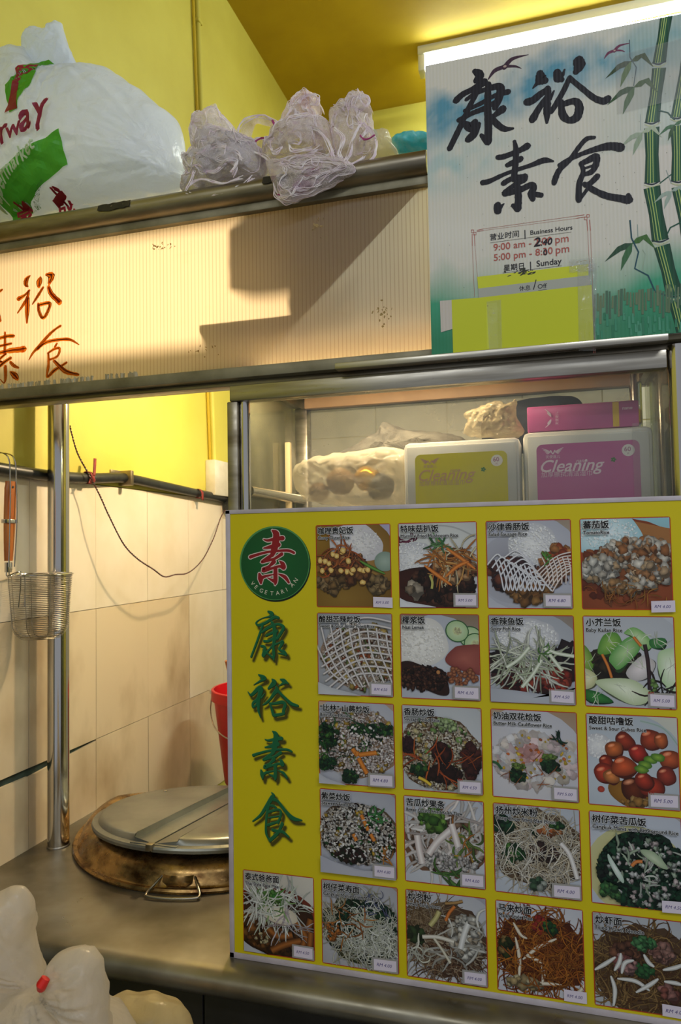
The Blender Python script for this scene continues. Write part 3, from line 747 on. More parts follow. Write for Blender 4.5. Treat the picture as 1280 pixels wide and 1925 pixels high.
for dy in (-.008, .009):
    c_ = h1+Vector((0, dy, 0)); hx = -1.092
    pts = [h0+Vector((.007, dy*.9, -.004)), h0.lerp(h1, .5)+Vector((.0085, dy*1.15, 0)), c_+Vector((.006, 0, .0)), (c_.x, c_.y, hp[1].z+.018), (hx+.012, c_.y, hp[1].z+.030), (hx-.008, c_.y, hp[1].z+.022), (hx-.014, c_.y, hp[1].z+.004)]
    G().tube(spline(pts, 6), .0013, 8).build('hook_wire', M['chrome'], ns)
    G().tube(spline([h0+Vector((0, dy*.4, -.008)), h0+Vector((.0, dy*.5, -.022)), (ctr.x-.0, ctr.y-RT*.96+dy*.6+.006, ctr.z+.004), (ctr.x, ctr.y-RT*.99+dy+.006, ctr.z-HH*.5)], 6), .0012, 8).build('basket_arm', M['chrome'], ns)

# ================================================================== noodle boiler
BC = (-.755, 1.545, .85)
nb = thing('noodle_boiler', 'round steel noodle boiler sunk in the worktop, its collar browned by heat', 'boiler', BC)
g = G().lathe([(.300, 0), (.317, .001), (.3195, .006), (.317, .010), (.309, .009), (.305, .012), (.299, .030), (.288, .044), (.268, .053), (.256, .054), (.246, .050), (.242, .044), (.242, .0)], BC, 96)
g.v = [(x, y if y < BC[1] else BC[1]+(y-BC[1])*.62, z-(0 if z < .88 else max(0, y-BC[1])*.12)) for x, y, z in g.v]
g.build('collar', M['rust'], nb)
tl_ = R(6.5); LC = Vector((BC[0], 1.495, .8975)); Rm = Matrix.Rotation(-tl_, 4, 'X')
LR = .250
def lidmesh(side, dz=0.):
    g = G(); bm_ = []
    sg = -1 if side == 'l' else 1; gap = .0015; n = 36; k = 0
    rows_ = []
    prof = [(LR, -.008), (LR+.002, -.002), (LR, .002), (LR-.012, .004), (LR-.016, .012), (LR-.022, .016), (LR*.8, .017), (LR*.5, .0175), (LR*.2, .018), (.0, .018)]
    for r_, z in prof:
        row = []
        for j in range(n+1):
            a = -math.pi/2+math.pi*j/n; x = r_*math.cos(a); y = r_*math.sin(a)
            inner = .048 if z > .005 else 0
            if z > .005: x = max(x, .048)
            row.append(Vector((sg*(max(x, gap)), y, z+dz)))
        rows_.append(row)
    vs = [q for row in rows_ for q in row]
    fs = [(i*(n+1)+j, i*(n+1)+j+1, (i+1)*(n+1)+j+1, (i+1)*(n+1)+j) for i in range(len(prof)-1) for j in range(n)]
    g.add(vs, fs)
    # flat strip beside the hinge
    L_ = LR-.006
    g.box((min(sg*gap, sg*.050), -L_, .001+dz), (max(sg*gap, sg*.050), L_, .0045+dz), .001)
    g.add([(sg*.048, -L_+.008, .002+dz), (sg*.048, L_-.008, .002+dz), (sg*.048, L_-.022, .0175+dz), (sg*.048, -L_+.022, .0175+dz)], [(0, 1, 2, 3)])
    g.v = [tuple(LC+Rm.to_3x3() @ Vector(q)) for q in g.v]
    return g
for sd_ in 'lr': lidmesh(sd_).build('lid_half', M['lid'], nb, ang=35)
G().add([tuple(LC+Rm.to_3x3() @ Vector(v)) for v in G().tube([(0, -LR+.01, .004), (0, LR-.01, .004)], .0018, 8).v], G().tube([(0, -1, 0), (0, 1, 0)], .003, 8).f).build('hinge_pin', M['black'], nb)
p0 = LC+Rm.to_3x3() @ Vector((.0, -LR-.004, .002))
G().box(p0-Vector((.007, .004, .006)), p0+Vector((.007, .008, .006)), .001).build('hinge_clasp', M['steel_dull'], nb)
p = LC+Rm.to_3x3() @ Vector((-.17, .10, .018))
G().lathe([(.005, 0), (.0045, .002), (0, .003)], p, 12).build('rivet', M['chrome'], nb)
# front handle
fd = Vector((.19, -1, 0)).normalized(); sdv = Vector((1, .19, 0)).normalized()
hc = Vector(BC)+fd*.300
HD = thing; hdl = G()
def HP(s_, o_, z_): return hc+sdv*s_+fd*o_+Vector((0, 0, z_))
hdl.tube(spline([HP(-.027, -.012, .030), HP(-.040, .010, .018), HP(-.050, .028, .008), HP(-.044, .036, .005), HP(0, .040, .0045), HP(.044, .036, .005), HP(.050, .028, .008), HP(.040, .010, .018), HP(.027, -.012, .030)], 8), .0028, 10)
hdo = hdl.build('handle', M['steel'], nb)
g = G().add([HP(-.030, -.030, .046), HP(.030, -.030, .046), HP(.031, -.008, .034), HP(-.031, -.008, .034), HP(.028, .008, .020), HP(-.028, .008, .020), HP(.018, .012, .014), HP(-.018, .012, .014)], [(0, 1, 2, 3), (3, 2, 4, 5), (5, 4, 6, 7)])
o = g.build('handle_plate', M['rust'], nb); o.modifiers.new('s', 'SOLIDIFY').thickness = .002
G().tube([HP(-.030, -.012, .031), HP(.030, -.012, .031)], .0055, 12).build('handle_barrel', M['rust'], nb)

# ================================================================== red bucket
bc = Vector((-.862, 2.03, .80))
stl = thing('low_stool', 'steel legged stool carrying the red bucket behind the boiler', 'stool', (-.86, 2.03, 0))
G().lathe([(0, -.025), (.094, -.025), (.097, -.02), (.097, -.004), (.094, 0), (0, 0)], bc, 40).build('seat', M['board'], stl)
for x in (-.93, -.79):
    for y in (1.96, 2.10): G().tube([(x, y, 0), (x, y, .776)], .011, 12).build('leg', M['steel'], stl)
BKH = .275; rt_, rb_ = .135, .100
rb = thing('red_bucket', 'red plastic bucket standing behind the noodle boiler', 'bucket', bc)
G().lathe([(0, 0), (rb_, 0), (rb_+.002, .004), (rt_-.004, BKH-.03), (rt_-.003, BKH-.03), (rt_+.004, BKH-.03), (rt_+.004, BKH-.002), (rt_+.002, BKH), (rt_-.004, BKH), (rt_-.007, BKH-.03), (rb_-.003, .006), (0, .006)], bc, 64).build('bucket_body', M['red'], rb)
G().tube(spline([(bc.x-rt_-.006, bc.y-.02, bc.z+BKH-.018), (bc.x-rt_+.022, bc.y-.09, bc.z+BKH-.06), (bc.x-.07, bc.y-.135, bc.z+BKH-.10), (bc.x, bc.y-.15, bc.z+BKH-.12), (bc.x+.10, bc.y-.14, bc.z+BKH-.09), (bc.x+rt_+.004, bc.y-.02, bc.z+BKH-.018)], 8), .002, 8).build('bail_handle', M['steel'], rb)
G().lathe([(0, -.006), (.007, -.006), (.007, .006), (0, .006)], (bc.x-rt_-.008, bc.y-.02, bc.z+BKH-.016), 12).build('handle_lug', M['white'], rb)
tag(G().tube([(bc.x-.02, bc.y, bc.z+.05), (bc.x-.075, bc.y-.04, bc.z+.36)], [.010, .014], 14).build('brush_handle', M['wood']), 'orange wooden brush handle sticking out of the red bucket', 'brush')

# ================================================================== menu poster
YP = 1.073
mp = thing('menu_poster', 'big yellow menu board with rows of dish photographs leaning on the cabinet', 'menu board', (-.1, YP, .85))
PX0, PX1, PZ0, PZ1 = -.5045, .180, .8505, 1.5545
G().box((PX0-.004, YP+.0005, PZ0-.0002), (PX1+.004, YP+.0055, PZ1+.003), .0006).build('board', M['posteredge'], mp)
# gentle printed face
s = Sheet(YP+.0003); NX, NZ = 8, 8
s.poly([(PX0+.0035, PZ0+.0085), (PX1, PZ0+.0085), (PX1, PZ1-.002), (PX0+.0035, PZ1-.002)], 0xd4c20e)
s.build('printed_face', M['print'], mp)
G().box((PX0-.0045, YP-.001, PZ0), (PX0+.003, YP+.0015, PZ1+.003), .0004).build('edge_strip', M['posteredge'], mp)
G().box((PX0-.0045, YP-.001, PZ1-.003), (PX1+.004, YP+.0015, PZ1+.0035), .0004).build('edge_strip', M['posteredge'], mp)
G().box((PX0-.0045, YP-.001, PZ0-.0002), (PX1+.004, YP+.0015, PZ0+.008), .0004).build('edge_strip', M['posteredge'], mp)

# emblem
s = Sheet(YP-.0002); ex, ez, er = -.4255, 1.4715, .0595
s.ell(ex+.0015, ez-.0018, er, er, 0x0c1f10, 0x0c1f10, n=56); s.ell(ex, ez, er, er*.985, 0x4f8f50, 0x4f8f50, n=56); s.ell(ex+.0004, ez-.0008, er*.965, er*.955, 0x16602c, 0x125226, n=56)
SU = [[(560, 115, 20), (600, 150, 70), (610, 200, 75), (590, 330, 80), (560, 430, 50)], [(450, 230, 12), (500, 245, 28), (600, 225, 40), (690, 215, 50)],
 [(450, 345, 15), (530, 330, 40), (640, 300, 50)], [(280, 460, 38), (350, 435, 32), (500, 395, 26), (700, 375, 28), (780, 380, 30), (835, 405, 28)],
 [(560, 430, 40), (450, 510, 40), (430, 525, 30), (520, 500, 30), (590, 480, 30), (680, 420, 40)], [(580, 520, 50), (520, 580, 30), (445, 630, 55), (540, 610, 30), (650, 580, 30), (705, 600, 45), (690, 550, 50), (650, 510, 10)],
 [(600, 600, 45), (600, 700, 50), (600, 780, 45), (595, 820, 14)], [(395, 680, 30), (410, 740, 60), (415, 800, 25)], [(410, 740, 40), (470, 710, 30), (580, 685, 12)], [(500, 730, 10), (580, 770, 40)], [(640, 680, 14), (720, 720, 40), (770, 790, 25)]]
def EM(L, gw=0):
    out = []
    for x, y, w_ in L:
        X = 185+(x-270)*(320/575); Y_ = 210+(y-105)*(390/715); p = at(420+X/3.765, 940+Y_/3.765, YP); out.append((p.x, p.z, w_*.58/3.765*.00095+gw))
    return out
for L in SU: s.brush(EM(L, .0026), 0xdcc9c0)
for L in SU: s.brush(EM(L), 0x8e1820)
for i, ch in enumerate('VEGETARIAN'):
    a = R(218+i*11.6); rr_ = er*.83; s.text(ch, ex+rr_*math.cos(a)-.0026, ez+rr_*math.sin(a)-.0015, 0xd8d2b8, size=.0092, bold=.004, rot=a+math.pi/2)
s.build('vegetarian_emblem', M['print'], mp)

# four green brush characters
KG = [[(480, 220, 30), (530, 250, 55), (500, 285, 25), (400, 310, 8), (330, 350, 14), (310, 385, 25), (350, 410, 35), (450, 370, 32), (560, 300, 40), (620, 305, 35)],
 [(400, 420, 25), (370, 500, 30), (320, 640, 28), (240, 850, 25)], [(390, 510, 20), (470, 450, 35), (600, 395, 30), (670, 415, 40), (690, 450, 40), (640, 540, 40), (600, 600, 30)],
 [(450, 555, 25), (520, 520, 30), (600, 490, 35)], [(420, 630, 30), (480, 630, 30), (560, 590, 30)], [(530, 370, 40), (560, 440, 50), (570, 560, 55), (550, 700, 35), (555, 800, 45), (555, 900, 12)],
 [(380, 700, 28), (430, 720, 40), (410, 830, 50)], [(410, 830, 45), (480, 760, 22), (540, 690, 20)], [(450, 790, 14), (490, 820, 22), (540, 860, 35)],
 [(570, 680, 25), (640, 650, 20), (680, 640, 40), (640, 720, 30), (630, 750, 25), (700, 780, 40), (725, 820, 35)], [(620, 800, 14), (700, 810, 30)]]
YG = [[(345, 1100, 20), (400, 1130, 55), (430, 1150, 45), (360, 1190, 25), (275, 1240, 6)], [(195, 1335, 10), (240, 1380, 35), (320, 1310, 50), (370, 1280, 60), (380, 1330, 55), (330, 1440, 45), (270, 1490, 35), (265, 1550, 25), (310, 1520, 25), (345, 1460, 25)],
 [(360, 1340, 45), (345, 1480, 45), (345, 1600, 35), (370, 1690, 12)], [(430, 1360, 8), (385, 1420, 22)], [(535, 1165, 25), (560, 1210, 70), (480, 1290, 25)], [(650, 1165, 20), (700, 1185, 55), (755, 1220, 20)], [(720, 1200, 40), (620, 1255, 8)],
 [(590, 1270, 30), (600, 1310, 55), (560, 1360, 45), (510, 1430, 30), (450, 1490, 28), (400, 1520, 8)], [(620, 1330, 35), (700, 1410, 35), (800, 1500, 45), (890, 1530, 30)],
 [(500, 1500, 14), (525, 1570, 35), (550, 1660, 40)], [(500, 1500, 30), (560, 1500, 30), (670, 1480, 45), (715, 1510, 40), (690, 1600, 40), (685, 1640, 35), (560, 1665, 40)]]
SG = [[(545, 1000, 14), (570, 1040, 50), (540, 1090, 60), (450, 1230, 45), (380, 1330, 35), (270, 1415, 14)], [(580, 1100, 50), (640, 1130, 40), (750, 1270, 45), (850, 1370, 60), (980, 1400, 18)], [(500, 1190, 14), (560, 1190, 35), (610, 1215, 25)],
 [(500, 1200, 35), (480, 1300, 35), (465, 1450, 32), (470, 1600, 36), (525, 1700, 20)], [(490, 1285, 30), (640, 1245, 30), (680, 1300, 35), (640, 1440, 30)], [(500, 1365, 18), (650, 1340, 18)], [(490, 1470, 35), (640, 1420, 25)],
 [(520, 1690, 45), (600, 1620, 45), (650, 1560, 35), (700, 1450, 45)], [(560, 1540, 40), (640, 1560, 40), (710, 1570, 40), (790, 1640, 30)]]
for L_, sc_, oy, nm in ((KG, 7.406, 1120, '康'), (YG, 7.406, 1120, '裕'), (SU, 7.70, 1360, '素'), (SG, 7.70, 1360, '食')):
    s = Sheet(YP-.0002)
    def gm(L, dx=0, dz=0, gw=0.): return [(at(440+x/sc_, oy+y/sc_, YP).x+dx, at(440+x/sc_, oy+y/sc_, YP).z+dz, w_/sc_*.00088+gw) for x, y, w_ in L]
    for gw, c in ((.0042, 0xb5a80a), (.0026, 0x978b0c), (.0010, 0x6f660e), (-.0004, 0x4a4410)):
        for L in L_: s.brush(gm(L, .0042, -.0058, gw), c)
    for L in L_: s.brush(gm(L, .0004, -.0006), 0x0a3018)
    for L in L_: s.brush(gm(L, -.0003, .0004, -.0003), 0x2f8050)
    for L in L_: s.brush(gm(L, 0, 0, -.0007), 0x14633a)
    o = s.build('title_character', M['print'], mp); o['label'] = 'green brush written character '+nm

# ---- dish photographs
class Art:
    def __init__(a, s, x0, z0, w_, h, seed): a.s, a.x0, a.z0, a.w, a.h = s, x0, z0, w_, h; a.r = random.Random(seed); s.clip = (x0, z0, x0+w_, z0+h)
    def P(a, u, v): return (a.x0+u*a.w, a.z0+(1-v)*a.h)
    def bg(a, c1, c2, c3=None, c4=None):
        a.s.grad([a.P(0, 0), a.P(1, 0), a.P(1, 1), a.P(0, 1)], [c1, c3 or c1, c4 or c2, c2])
    def e(a, u, v, ru, rv, cc, ce, rot=0, n=26, irr=0.): p = a.P(u, v); a.s.ell(p[0], p[1], ru*a.w, rv*a.h, cc, ce, -R(rot), n, irr, a.r)
    def poly(a, pts, c): a.s.poly([a.P(*p) for p in pts], c)
    def blob(a, pts, cc, ce):
        P = [a.P(*(p[:2])) for p in spline([(x+a.r.uniform(-.012, .012), y+a.r.uniform(-.012, .012), 0) for x, y in pts], 4, True)]; cx = sum(p[0] for p in P)/len(P); cz = sum(p[1] for p in P)/len(P); a.s.k += 1
        cc, ce = lin(cc), lin(ce)
        for i in range(len(P)): a.s.face([(cx, cz), P[i-1], P[i]], [cc, ce, ce])
    def line(a, pts, w_, cc, ce=None, taper=False):
        a.s.rib([a.P(*(q[:2])) for q in (spline([(x, y, 0) for x, y in pts], 5) if len(pts) > 2 else [(x, y) for x, y in pts])], w_*a.w, cc, ce, taper)
    def pt(a, reg):
        cx, cy, rx, ry = reg[:4]
        while 1:
            u, v = a.r.uniform(-1, 1), a.r.uniform(-1, 1)
            if u*u+v*v <= 1: return cx+u*rx, cy+v*ry
    def dk(a, c, k): return (max(0, int((c >> 16)*k)) << 16) | (int((c >> 8 & 255)*k) << 8) | int((c & 255)*k)
    def grains(a, n, reg, sz, pal, el=2.2, dark=.62):
        n = int(n*1.5); sz *= .8; dark = dark**.45
        for _ in range(n):
            u, v = a.pt(reg); c = a.r.choice(pal); q = sz*a.r.uniform(.6, 1.4); k = a.r.uniform(.72 if dark < .9 else .95, 1.0); c = a.dk(c, k)
            a.e(u, v, q*el/2, q/2, c, a.dk(c, dark), a.r.uniform(0, 180), 6, .2)
    def strands(a, n, reg, ln, w_, pal, curl=.6, dark=.5):
        n = int(n*1.35); w_ *= .72; dark = dark**.7
        for _ in range(n):
            u, v = a.pt(reg); d = a.r.uniform(0, 6.28); c = a.r.choice(pal); c = a.dk(c, a.r.uniform(.7, 1)); pts = [(u, v)]
            cv = a.r.uniform(-curl, curl)
            for _i in range(6): d += cv+a.r.uniform(-.25, .25); u += ln/6*math.cos(d); v += ln/6*math.sin(d); pts.append((u, v))
            a.s.rib([a.P(*p) for p in pts], w_*a.w*a.r.uniform(.7, 1.2), c, a.dk(c, dark), True)
    def chunks(a, n, reg, sz, pal, irr=.35, dark=.5, nn=9, el=1.3):
        n = int(n*1.9); sz *= .68; dark = dark**.6
        for _ in range(n):
            u, v = a.pt(reg); c = a.dk(a.r.choice(pal), a.r.uniform(.75, 1.0)); q = sz*a.r.uniform(.55, 1.35)
            a.e(u+q*.12, v+q*.18, q*el/2*1.08, q/2*1.08, a.dk(c, .42 if dark < .85 else .84), a.dk(c, .5 if dark < .85 else .88), a.r.uniform(0, 180), nn, irr)
            a.e(u, v, q*el/2, q/2, c, a.dk(c, dark), a.r.uniform(0, 180), nn, irr)


WHT = 0xd9dbe0; PL1, PL2 = 0xb9bcc8, 0xe0e2e6; RICE = (0xf2efe8, 0xe4dfd6, 0xd8d2c8)
def rice_mound(a, u, v, ru, rv, warm=0, n=260):
    a.e(u, v, ru, rv, 0xe9e9ea, 0xb7b8bf, 0, 30, .03); a.grains(n, (u, v, ru*.95, rv*.95), .018, (0xf4f4f4, 0xeaeaec, 0xe2e3e8, 0xf0f0f0), 1.8, .93)
def fried_rice(a, reg, extra, n=620, base=(0xe8dcd0, 0xd6c6b6, 0xc0aa98, 0xf2ebe4), und=0x8c7664):
    und = a.dk(und, 1.25)
    cx, cy, rx, ry = reg; a.e(cx, cy, rx*1.02, ry*1.02, und, a.dk(und, .85), 0, 30, .05)
    a.chunks(60, reg, .07, (0xa08a74, 0xb09a84, 0x86705e), dark=.8); a.grains(n, reg, .026, base, 1.9, .66)
    for k_, n_, sz, pal in extra:
        if k_ == 'c': a.chunks(n_, reg, sz, pal)
        elif k_ == 's': a.strands(n_, (cx, cy, rx*.8, ry*.8), sz, .028, pal, .15)
    a.grains(n//2, reg, .024, base, 1.9, .7)
GR = (0x2f6a30, 0x1f4a26, 0x4d8238); DG = (0x12402a, 0x1a4c30, 0x0c3020)
def d_curry(a):
    a.bg(0x8f8ca8, 0xb7b4c4, 0xa8a4c0); a.e(.5, .5, .62, .62, 0xa9824a, 0x7d5c22); a.e(.35, .9, .7, .38, 0x8c6c2e, 0x6c4d18); a.e(.05, .15, .2, .28, 0x8e6a24, 0x7e5c1c)
    a.blob([(.20, .12), (.35, .0), (.62, -.02), (.80, .10), (.92, .25), (.85, .40), (.6, .45), (.25, .42)], 0xe6e3e2, 0xc2bfc6); a.grains(200, (.55, .22, .32, .2), .018, (0xeeeeec, 0xd5d3d6), 1.8, .9)
    a.e(.93, .45, .14, .12, 0x9fb0a4, 0x7c9084); a.chunks(60, (.35, .45, .3, .14), .08, (0xb07848, 0x9a5e38, 0xc08a58, 0x8a5238)); a.chunks(26, (.2, .72, .22, .1), .1, (0x8c6a40, 0x9c7c50, 0xa88a60)); a.chunks(26, (.83, .72, .15, .1), .1, (0x94784c, 0xa88c60, 0x7b603c))
    a.chunks(20, (.45, .62, .3, .08), .1, (0x7a4a2c, 0x8e5c34)); a.strands(26, (.3, .4, .25, .16), .22, .03, (0xc8703a, 0xb85c2e), .4)
    for u, v in ((.05, .43), (.12, .44), (.17, .47), (.08, .56), (.2, .55), (.23, .36), (.36, .33), (.44, .44), (.34, .56), (.42, .57), (.48, .58), (.6, .55), (.65, .56), (.7, .55), (.28, .38), (.37, .31), (.5, .55), (.63, .70)):
        a.e(u, v+.01, .042, .036, 0x5c3a18, 0x5c3a18, 0, 9, .15); a.e(u, v, .038, .034, 0xf0d890, 0xc89c4c, a.r.uniform(0, 90), 9, .2)
    a.line([(.60, .44), (.75, .52), (.93, .60)], .045, 0x6a9c42, 0x2b4c1c, True)
def d_mush(a):
    a.bg(0xb9b8b8, 0xc9cad2); a.e(.5, .35, .75, .5, 0xd9dbd8, 0xb7b9ba); a.line([(.3, .02), (.7, .05), (1, .18)], .02, 0xa6a8a8); a.strands(14, (.1, .22, .12, .03), .1, .03, (0x6d2240, 0x8c3a58), .2)
    rice_mound(a, .2, .42, .30, .20); a.e(.35, .82, .62, .30, 0x4a241e, 0x2c1410); a.e(.15, .68, .25, .12, 0x3c1a16, 0x34160f)
    a.chunks(90, (.55, .72, .4, .2), .12, (0x4a2c22, 0x33201a, 0x6b4030, 0x2a1814)); a.chunks(60, (.72, .5, .28, .18), .1, (0xb07848, 0x8a5230, 0xd0a070))
    a.strands(34, (.7, .42, .28, .15), .3, .035, (0xe0a860, 0xd08038, 0xe8d8b0), .3)
    for p in (((.33, .50), (.5, .62), (.68, .74)), ((.62, .30), (.8, .42), (.98, .55)), ((.6, .64), (.75, .52), (.9, .46))): a.line(p, .05, 0xdf8a3c, 0x9a4a1c, True)
    a.strands(8, (.55, .25, .1, .03), .15, .04, (0x3e7a44, 0x6a9c60), .2); a.chunks(5, (.2, .78, .08, .06), .13, (0xc8b8a4, 0xb09a80)); a.line([(.4, .62), (.43, .7), (.42, .78)], .03, 0xb0ac60)
    a.blob([(-.1, .85), (.1, .93), (.5, 1.02), (-.1, 1.1)], 0xdadce2, 0xc6c8d0)
def d_salad(a):
    a.bg(0x7e7c82, 0xb9bcc8, 0x9a8a78, 0xb9bac4); a.e(.48, .48, .66, .56, 0xc6c8d4, 0xa9abb8); a.e(.3, .55, .42, .4, 0x8f8e98, 0xa5a6b2)
    rice_mound(a, .55, .28, .30, .26); a.chunks(70, (.28, .60, .27, .17), .11, (0x5a3a40, 0x6c4440, 0x8a4c38, 0x40282c)); a.chunks(40, (.85, .45, .2, .16), .1, (0xc06a3c, 0xb4502c, 0xd08a50)); a.chunks(25, (.5, .82, .25, .12), .11, (0x9a6838, 0xb08048)); a.chunks(20, (.72, .62, .2, .1), .1, (0xb88a68, 0x8a5038))
    for i in range(9):
        o = i*.055; a.line([(.0+o, .50+o*.7), (.12+o, .38+o*.6), (.2+o, .42+o*.7), (.35+o*.8, .34+o*.9), (.5+o*.6, .45+o*.8)], .02, 0xe8e8ec, 0xa9a9b4)
    for i in range(10):
        o = i*.05; a.line([(.10+o, .44+o*.2), (.16+o, .62+o*.2), (.2+o, .80), (.24+o, .62+o*.2)], .019, 0xe4e4ea, 0xa9a9b4)
    for i in range(8): o = i*.05; a.line([(.58+o*.55, .60+o*.6), (.70+o*.5, .50+o*.45), (.86+o*.4, .40+o*.5), (1.03, .36+o*.9)], .016, 0xe8e0dc, 0xb9a9a4)
    for i in range(7): o = i*.06; a.line([(.66+o, .42), (.72+o*.9, .56), (.74+o*.8, .72)], .015, 0xe8e0dc, 0xb9a9a4)
    a.strands(6, (.73, .45, .03, .04), .1, .03, (0x58a040, 0x78b850), .3)
def d_tomato(a):
    a.bg(0x8fc0cc, 0x8a4224); a.e(.5, .62, .75, .62, 0x9c5230, 0x7c3c20); a.poly([(.55, .02), (1, .12), (1, .35), (.6, .4)], 0x9c6a3c)
    a.blob([(-.1, .1), (.05, -.05), (.5, -.04), (.66, .12), (.70, .24), (.5, .3), (.25, .38), (-.1, .35)], 0xe2eff2, 0x9cc4d0); a.grains(220, (.3, .16, .34, .17), .018, (0xf2f6f6, 0xc2dce2), 1.8, .9)
    a.chunks(60, (.4, .6, .5, .3), .12, (0x8a4428, 0x743420, 0xa05c34), dark=.8); a.chunks(100, (.62, .38, .4, .16), .1, (0xe8d8c4, 0xc8986c, 0xf0e8da, 0xb87848)); a.chunks(60, (.2, .55, .2, .13), .11, (0xe6dccc, 0xc8a880, 0xf2eee4)); a.chunks(60, (.75, .6, .22, .16), .1, (0xf0e8dc, 0xd8b890, 0xc08858)); a.chunks(24, (.45, .75, .2, .06), .1, (0xe0d4c0, 0xb88c5c))
    a.strands(22, (.5, .85, .45, .12), .14, .02, (0xa8642c, 0xb87c34), .3)
def grid_sauce(a, cx, cy, rx, ry, c=0xe0dcdc, ce=0x9c9494):
    for i in range(9):
        t = -1+i*.25; a.line([(cx-rx*(1-.2*abs(t)), cy+t*ry*.9+.16), (cx-.1, cy+t*ry*.85-.06), (cx+rx*.3, cy+t*ry*.85-.12), (cx+rx, cy+t*ry*.8-.08)], .026, c, ce)
    for i in range(9):
        t = -1+i*.25; a.line([(cx+t*rx-.12, cy-ry*(1-.3*t*t)), (cx+t*rx*.95-.06, cy-.05), (cx+t*rx*.9+.06, cy+ry*.5), (cx+t*rx*.8+.16, cy+ry*(1-.2*t*t))], .024, c, ce)
def d_bitter(a):
    a.bg(0x8f9094, 0xb4b7be, 0x9a9ca2); a.e(.5, .5, .7, .62, 0xb2b4ba, 0x96989e); fried_rice(a, (.57, .52, .52, .40), (('c', 30, .08, (0x7a8a4a, 0xb05c34, 0x8a4a30)), ('c', 14, .1, (0xd0b060,))), 420); grid_sauce(a, .55, .5, .5, .4)
    a.blob([(-.1, .85), (.2, .92), (.6, 1.03), (-.1, 1.1)], 0xc4c7ce, 0xb4b7be)
def d_nasi(a):
    a.bg(0x8f7c66, 0xb4b8c4, 0x86705a); a.e(.45, .62, .68, .62, 0xc2c6d0, 0xacb0bc)
    a.blob([(-.1, .2), (.1, .08), (.35, .03), (.52, .12), (.60, .28), (.62, .42), (.5, .56), (.3, .63), (.1, .60), (-.1, .55)], 0xf0eeea, 0xcfcdca); a.grains(260, (.28, .34, .3, .25), .02, (0xf6f4f0, 0xdedbd6), 1.8, .92)
    for u, v in ((.90, .26), (.96, .34), (.73, .19)): a.e(u, v, .15, .13, 0x2f5c34, 0x2f5c34, 20); a.e(u, v, .137, .118, 0xcad8b8, 0xa4c090, 20); a.e(u, v, .06, .05, 0xb8c088, 0xc2ce9c, 20); a.grains(14, (u, v, .05, .04), .018, (0xe0dcb0,), 2)
    a.blob([(.58, .52), (.65, .42), (.78, .36), (1.1, .38), (1.1, .68), (.85, .66), (.62, .60)], 0xa45c50, 0x7e3c38)
    a.blob([(-.05, .60), (.08, .56), (.3, .62), (.5, .64), (.58, .72), (.62, .92), (.5, .96), (.25, .88), (-.05, .78)], 0x3a201a, 0x2a1612); a.chunks(170, (.27, .76, .33, .15), .045, (0x5a3426, 0x42241c, 0x2c1814, 0x6c4434), .4, .5)
    for i in range(46): u, v = a.pt((.78, .72, .2, .11)); a.e(u, v, .034, .024, 0xb07450, 0x5a2a1c, a.r.uniform(0, 180), 9)
    a.e(.48, .68, .025, .025, 0xc89058, 0x9a6438)
def d_fish(a):
    a.bg(0x9aa0a8, 0xa9adb6, 0x8a7c70); a.e(.48, .5, .66, .56, 0xc2c6cf, 0xa2a6b0); rice_mound(a, .45, .25, .38, .22)
    a.chunks(16, (.85, .5, .2, .2), .18, (0x2c2228, 0x38282c)); a.chunks(60, (.5, .68, .45, .15), .12, (0x9c3428, 0x6a2420, 0x4a2020, 0xb04a34)); a.chunks(20, (.1, .55, .1, .12), .12, (0x2c2022, 0x46282a)); a.chunks(26, (.78, .72, .15, .12), .12, (0xb03a2c, 0xc04c38))
    a.strands(70, (.45, .52, .32, .16), .36, .034, (0xe6ead8, 0xc2ccae, 0xf0f2e6), .12)
    for p in (((.66, .36), (.75, .48), (.86, .62)), ((.2, .6), (.35, .5), (.48, .36)), ((.38, .82), (.52, .66), (.62, .50)), ((.70, .38), (.8, .42), (1, .45))): a.line(p, .045, 0xe9eee0, 0x98a488)
    a.strands(6, (.65, .42, .06, .06), .1, .03, (0x6ca050,), .2); a.blob([(-.1, .88), (.2, .86), (.8, .9), (1.1, .8), (1.1, 1.1), (-.1, 1.1)], 0xb4b8c2, 0xa4a8b4)
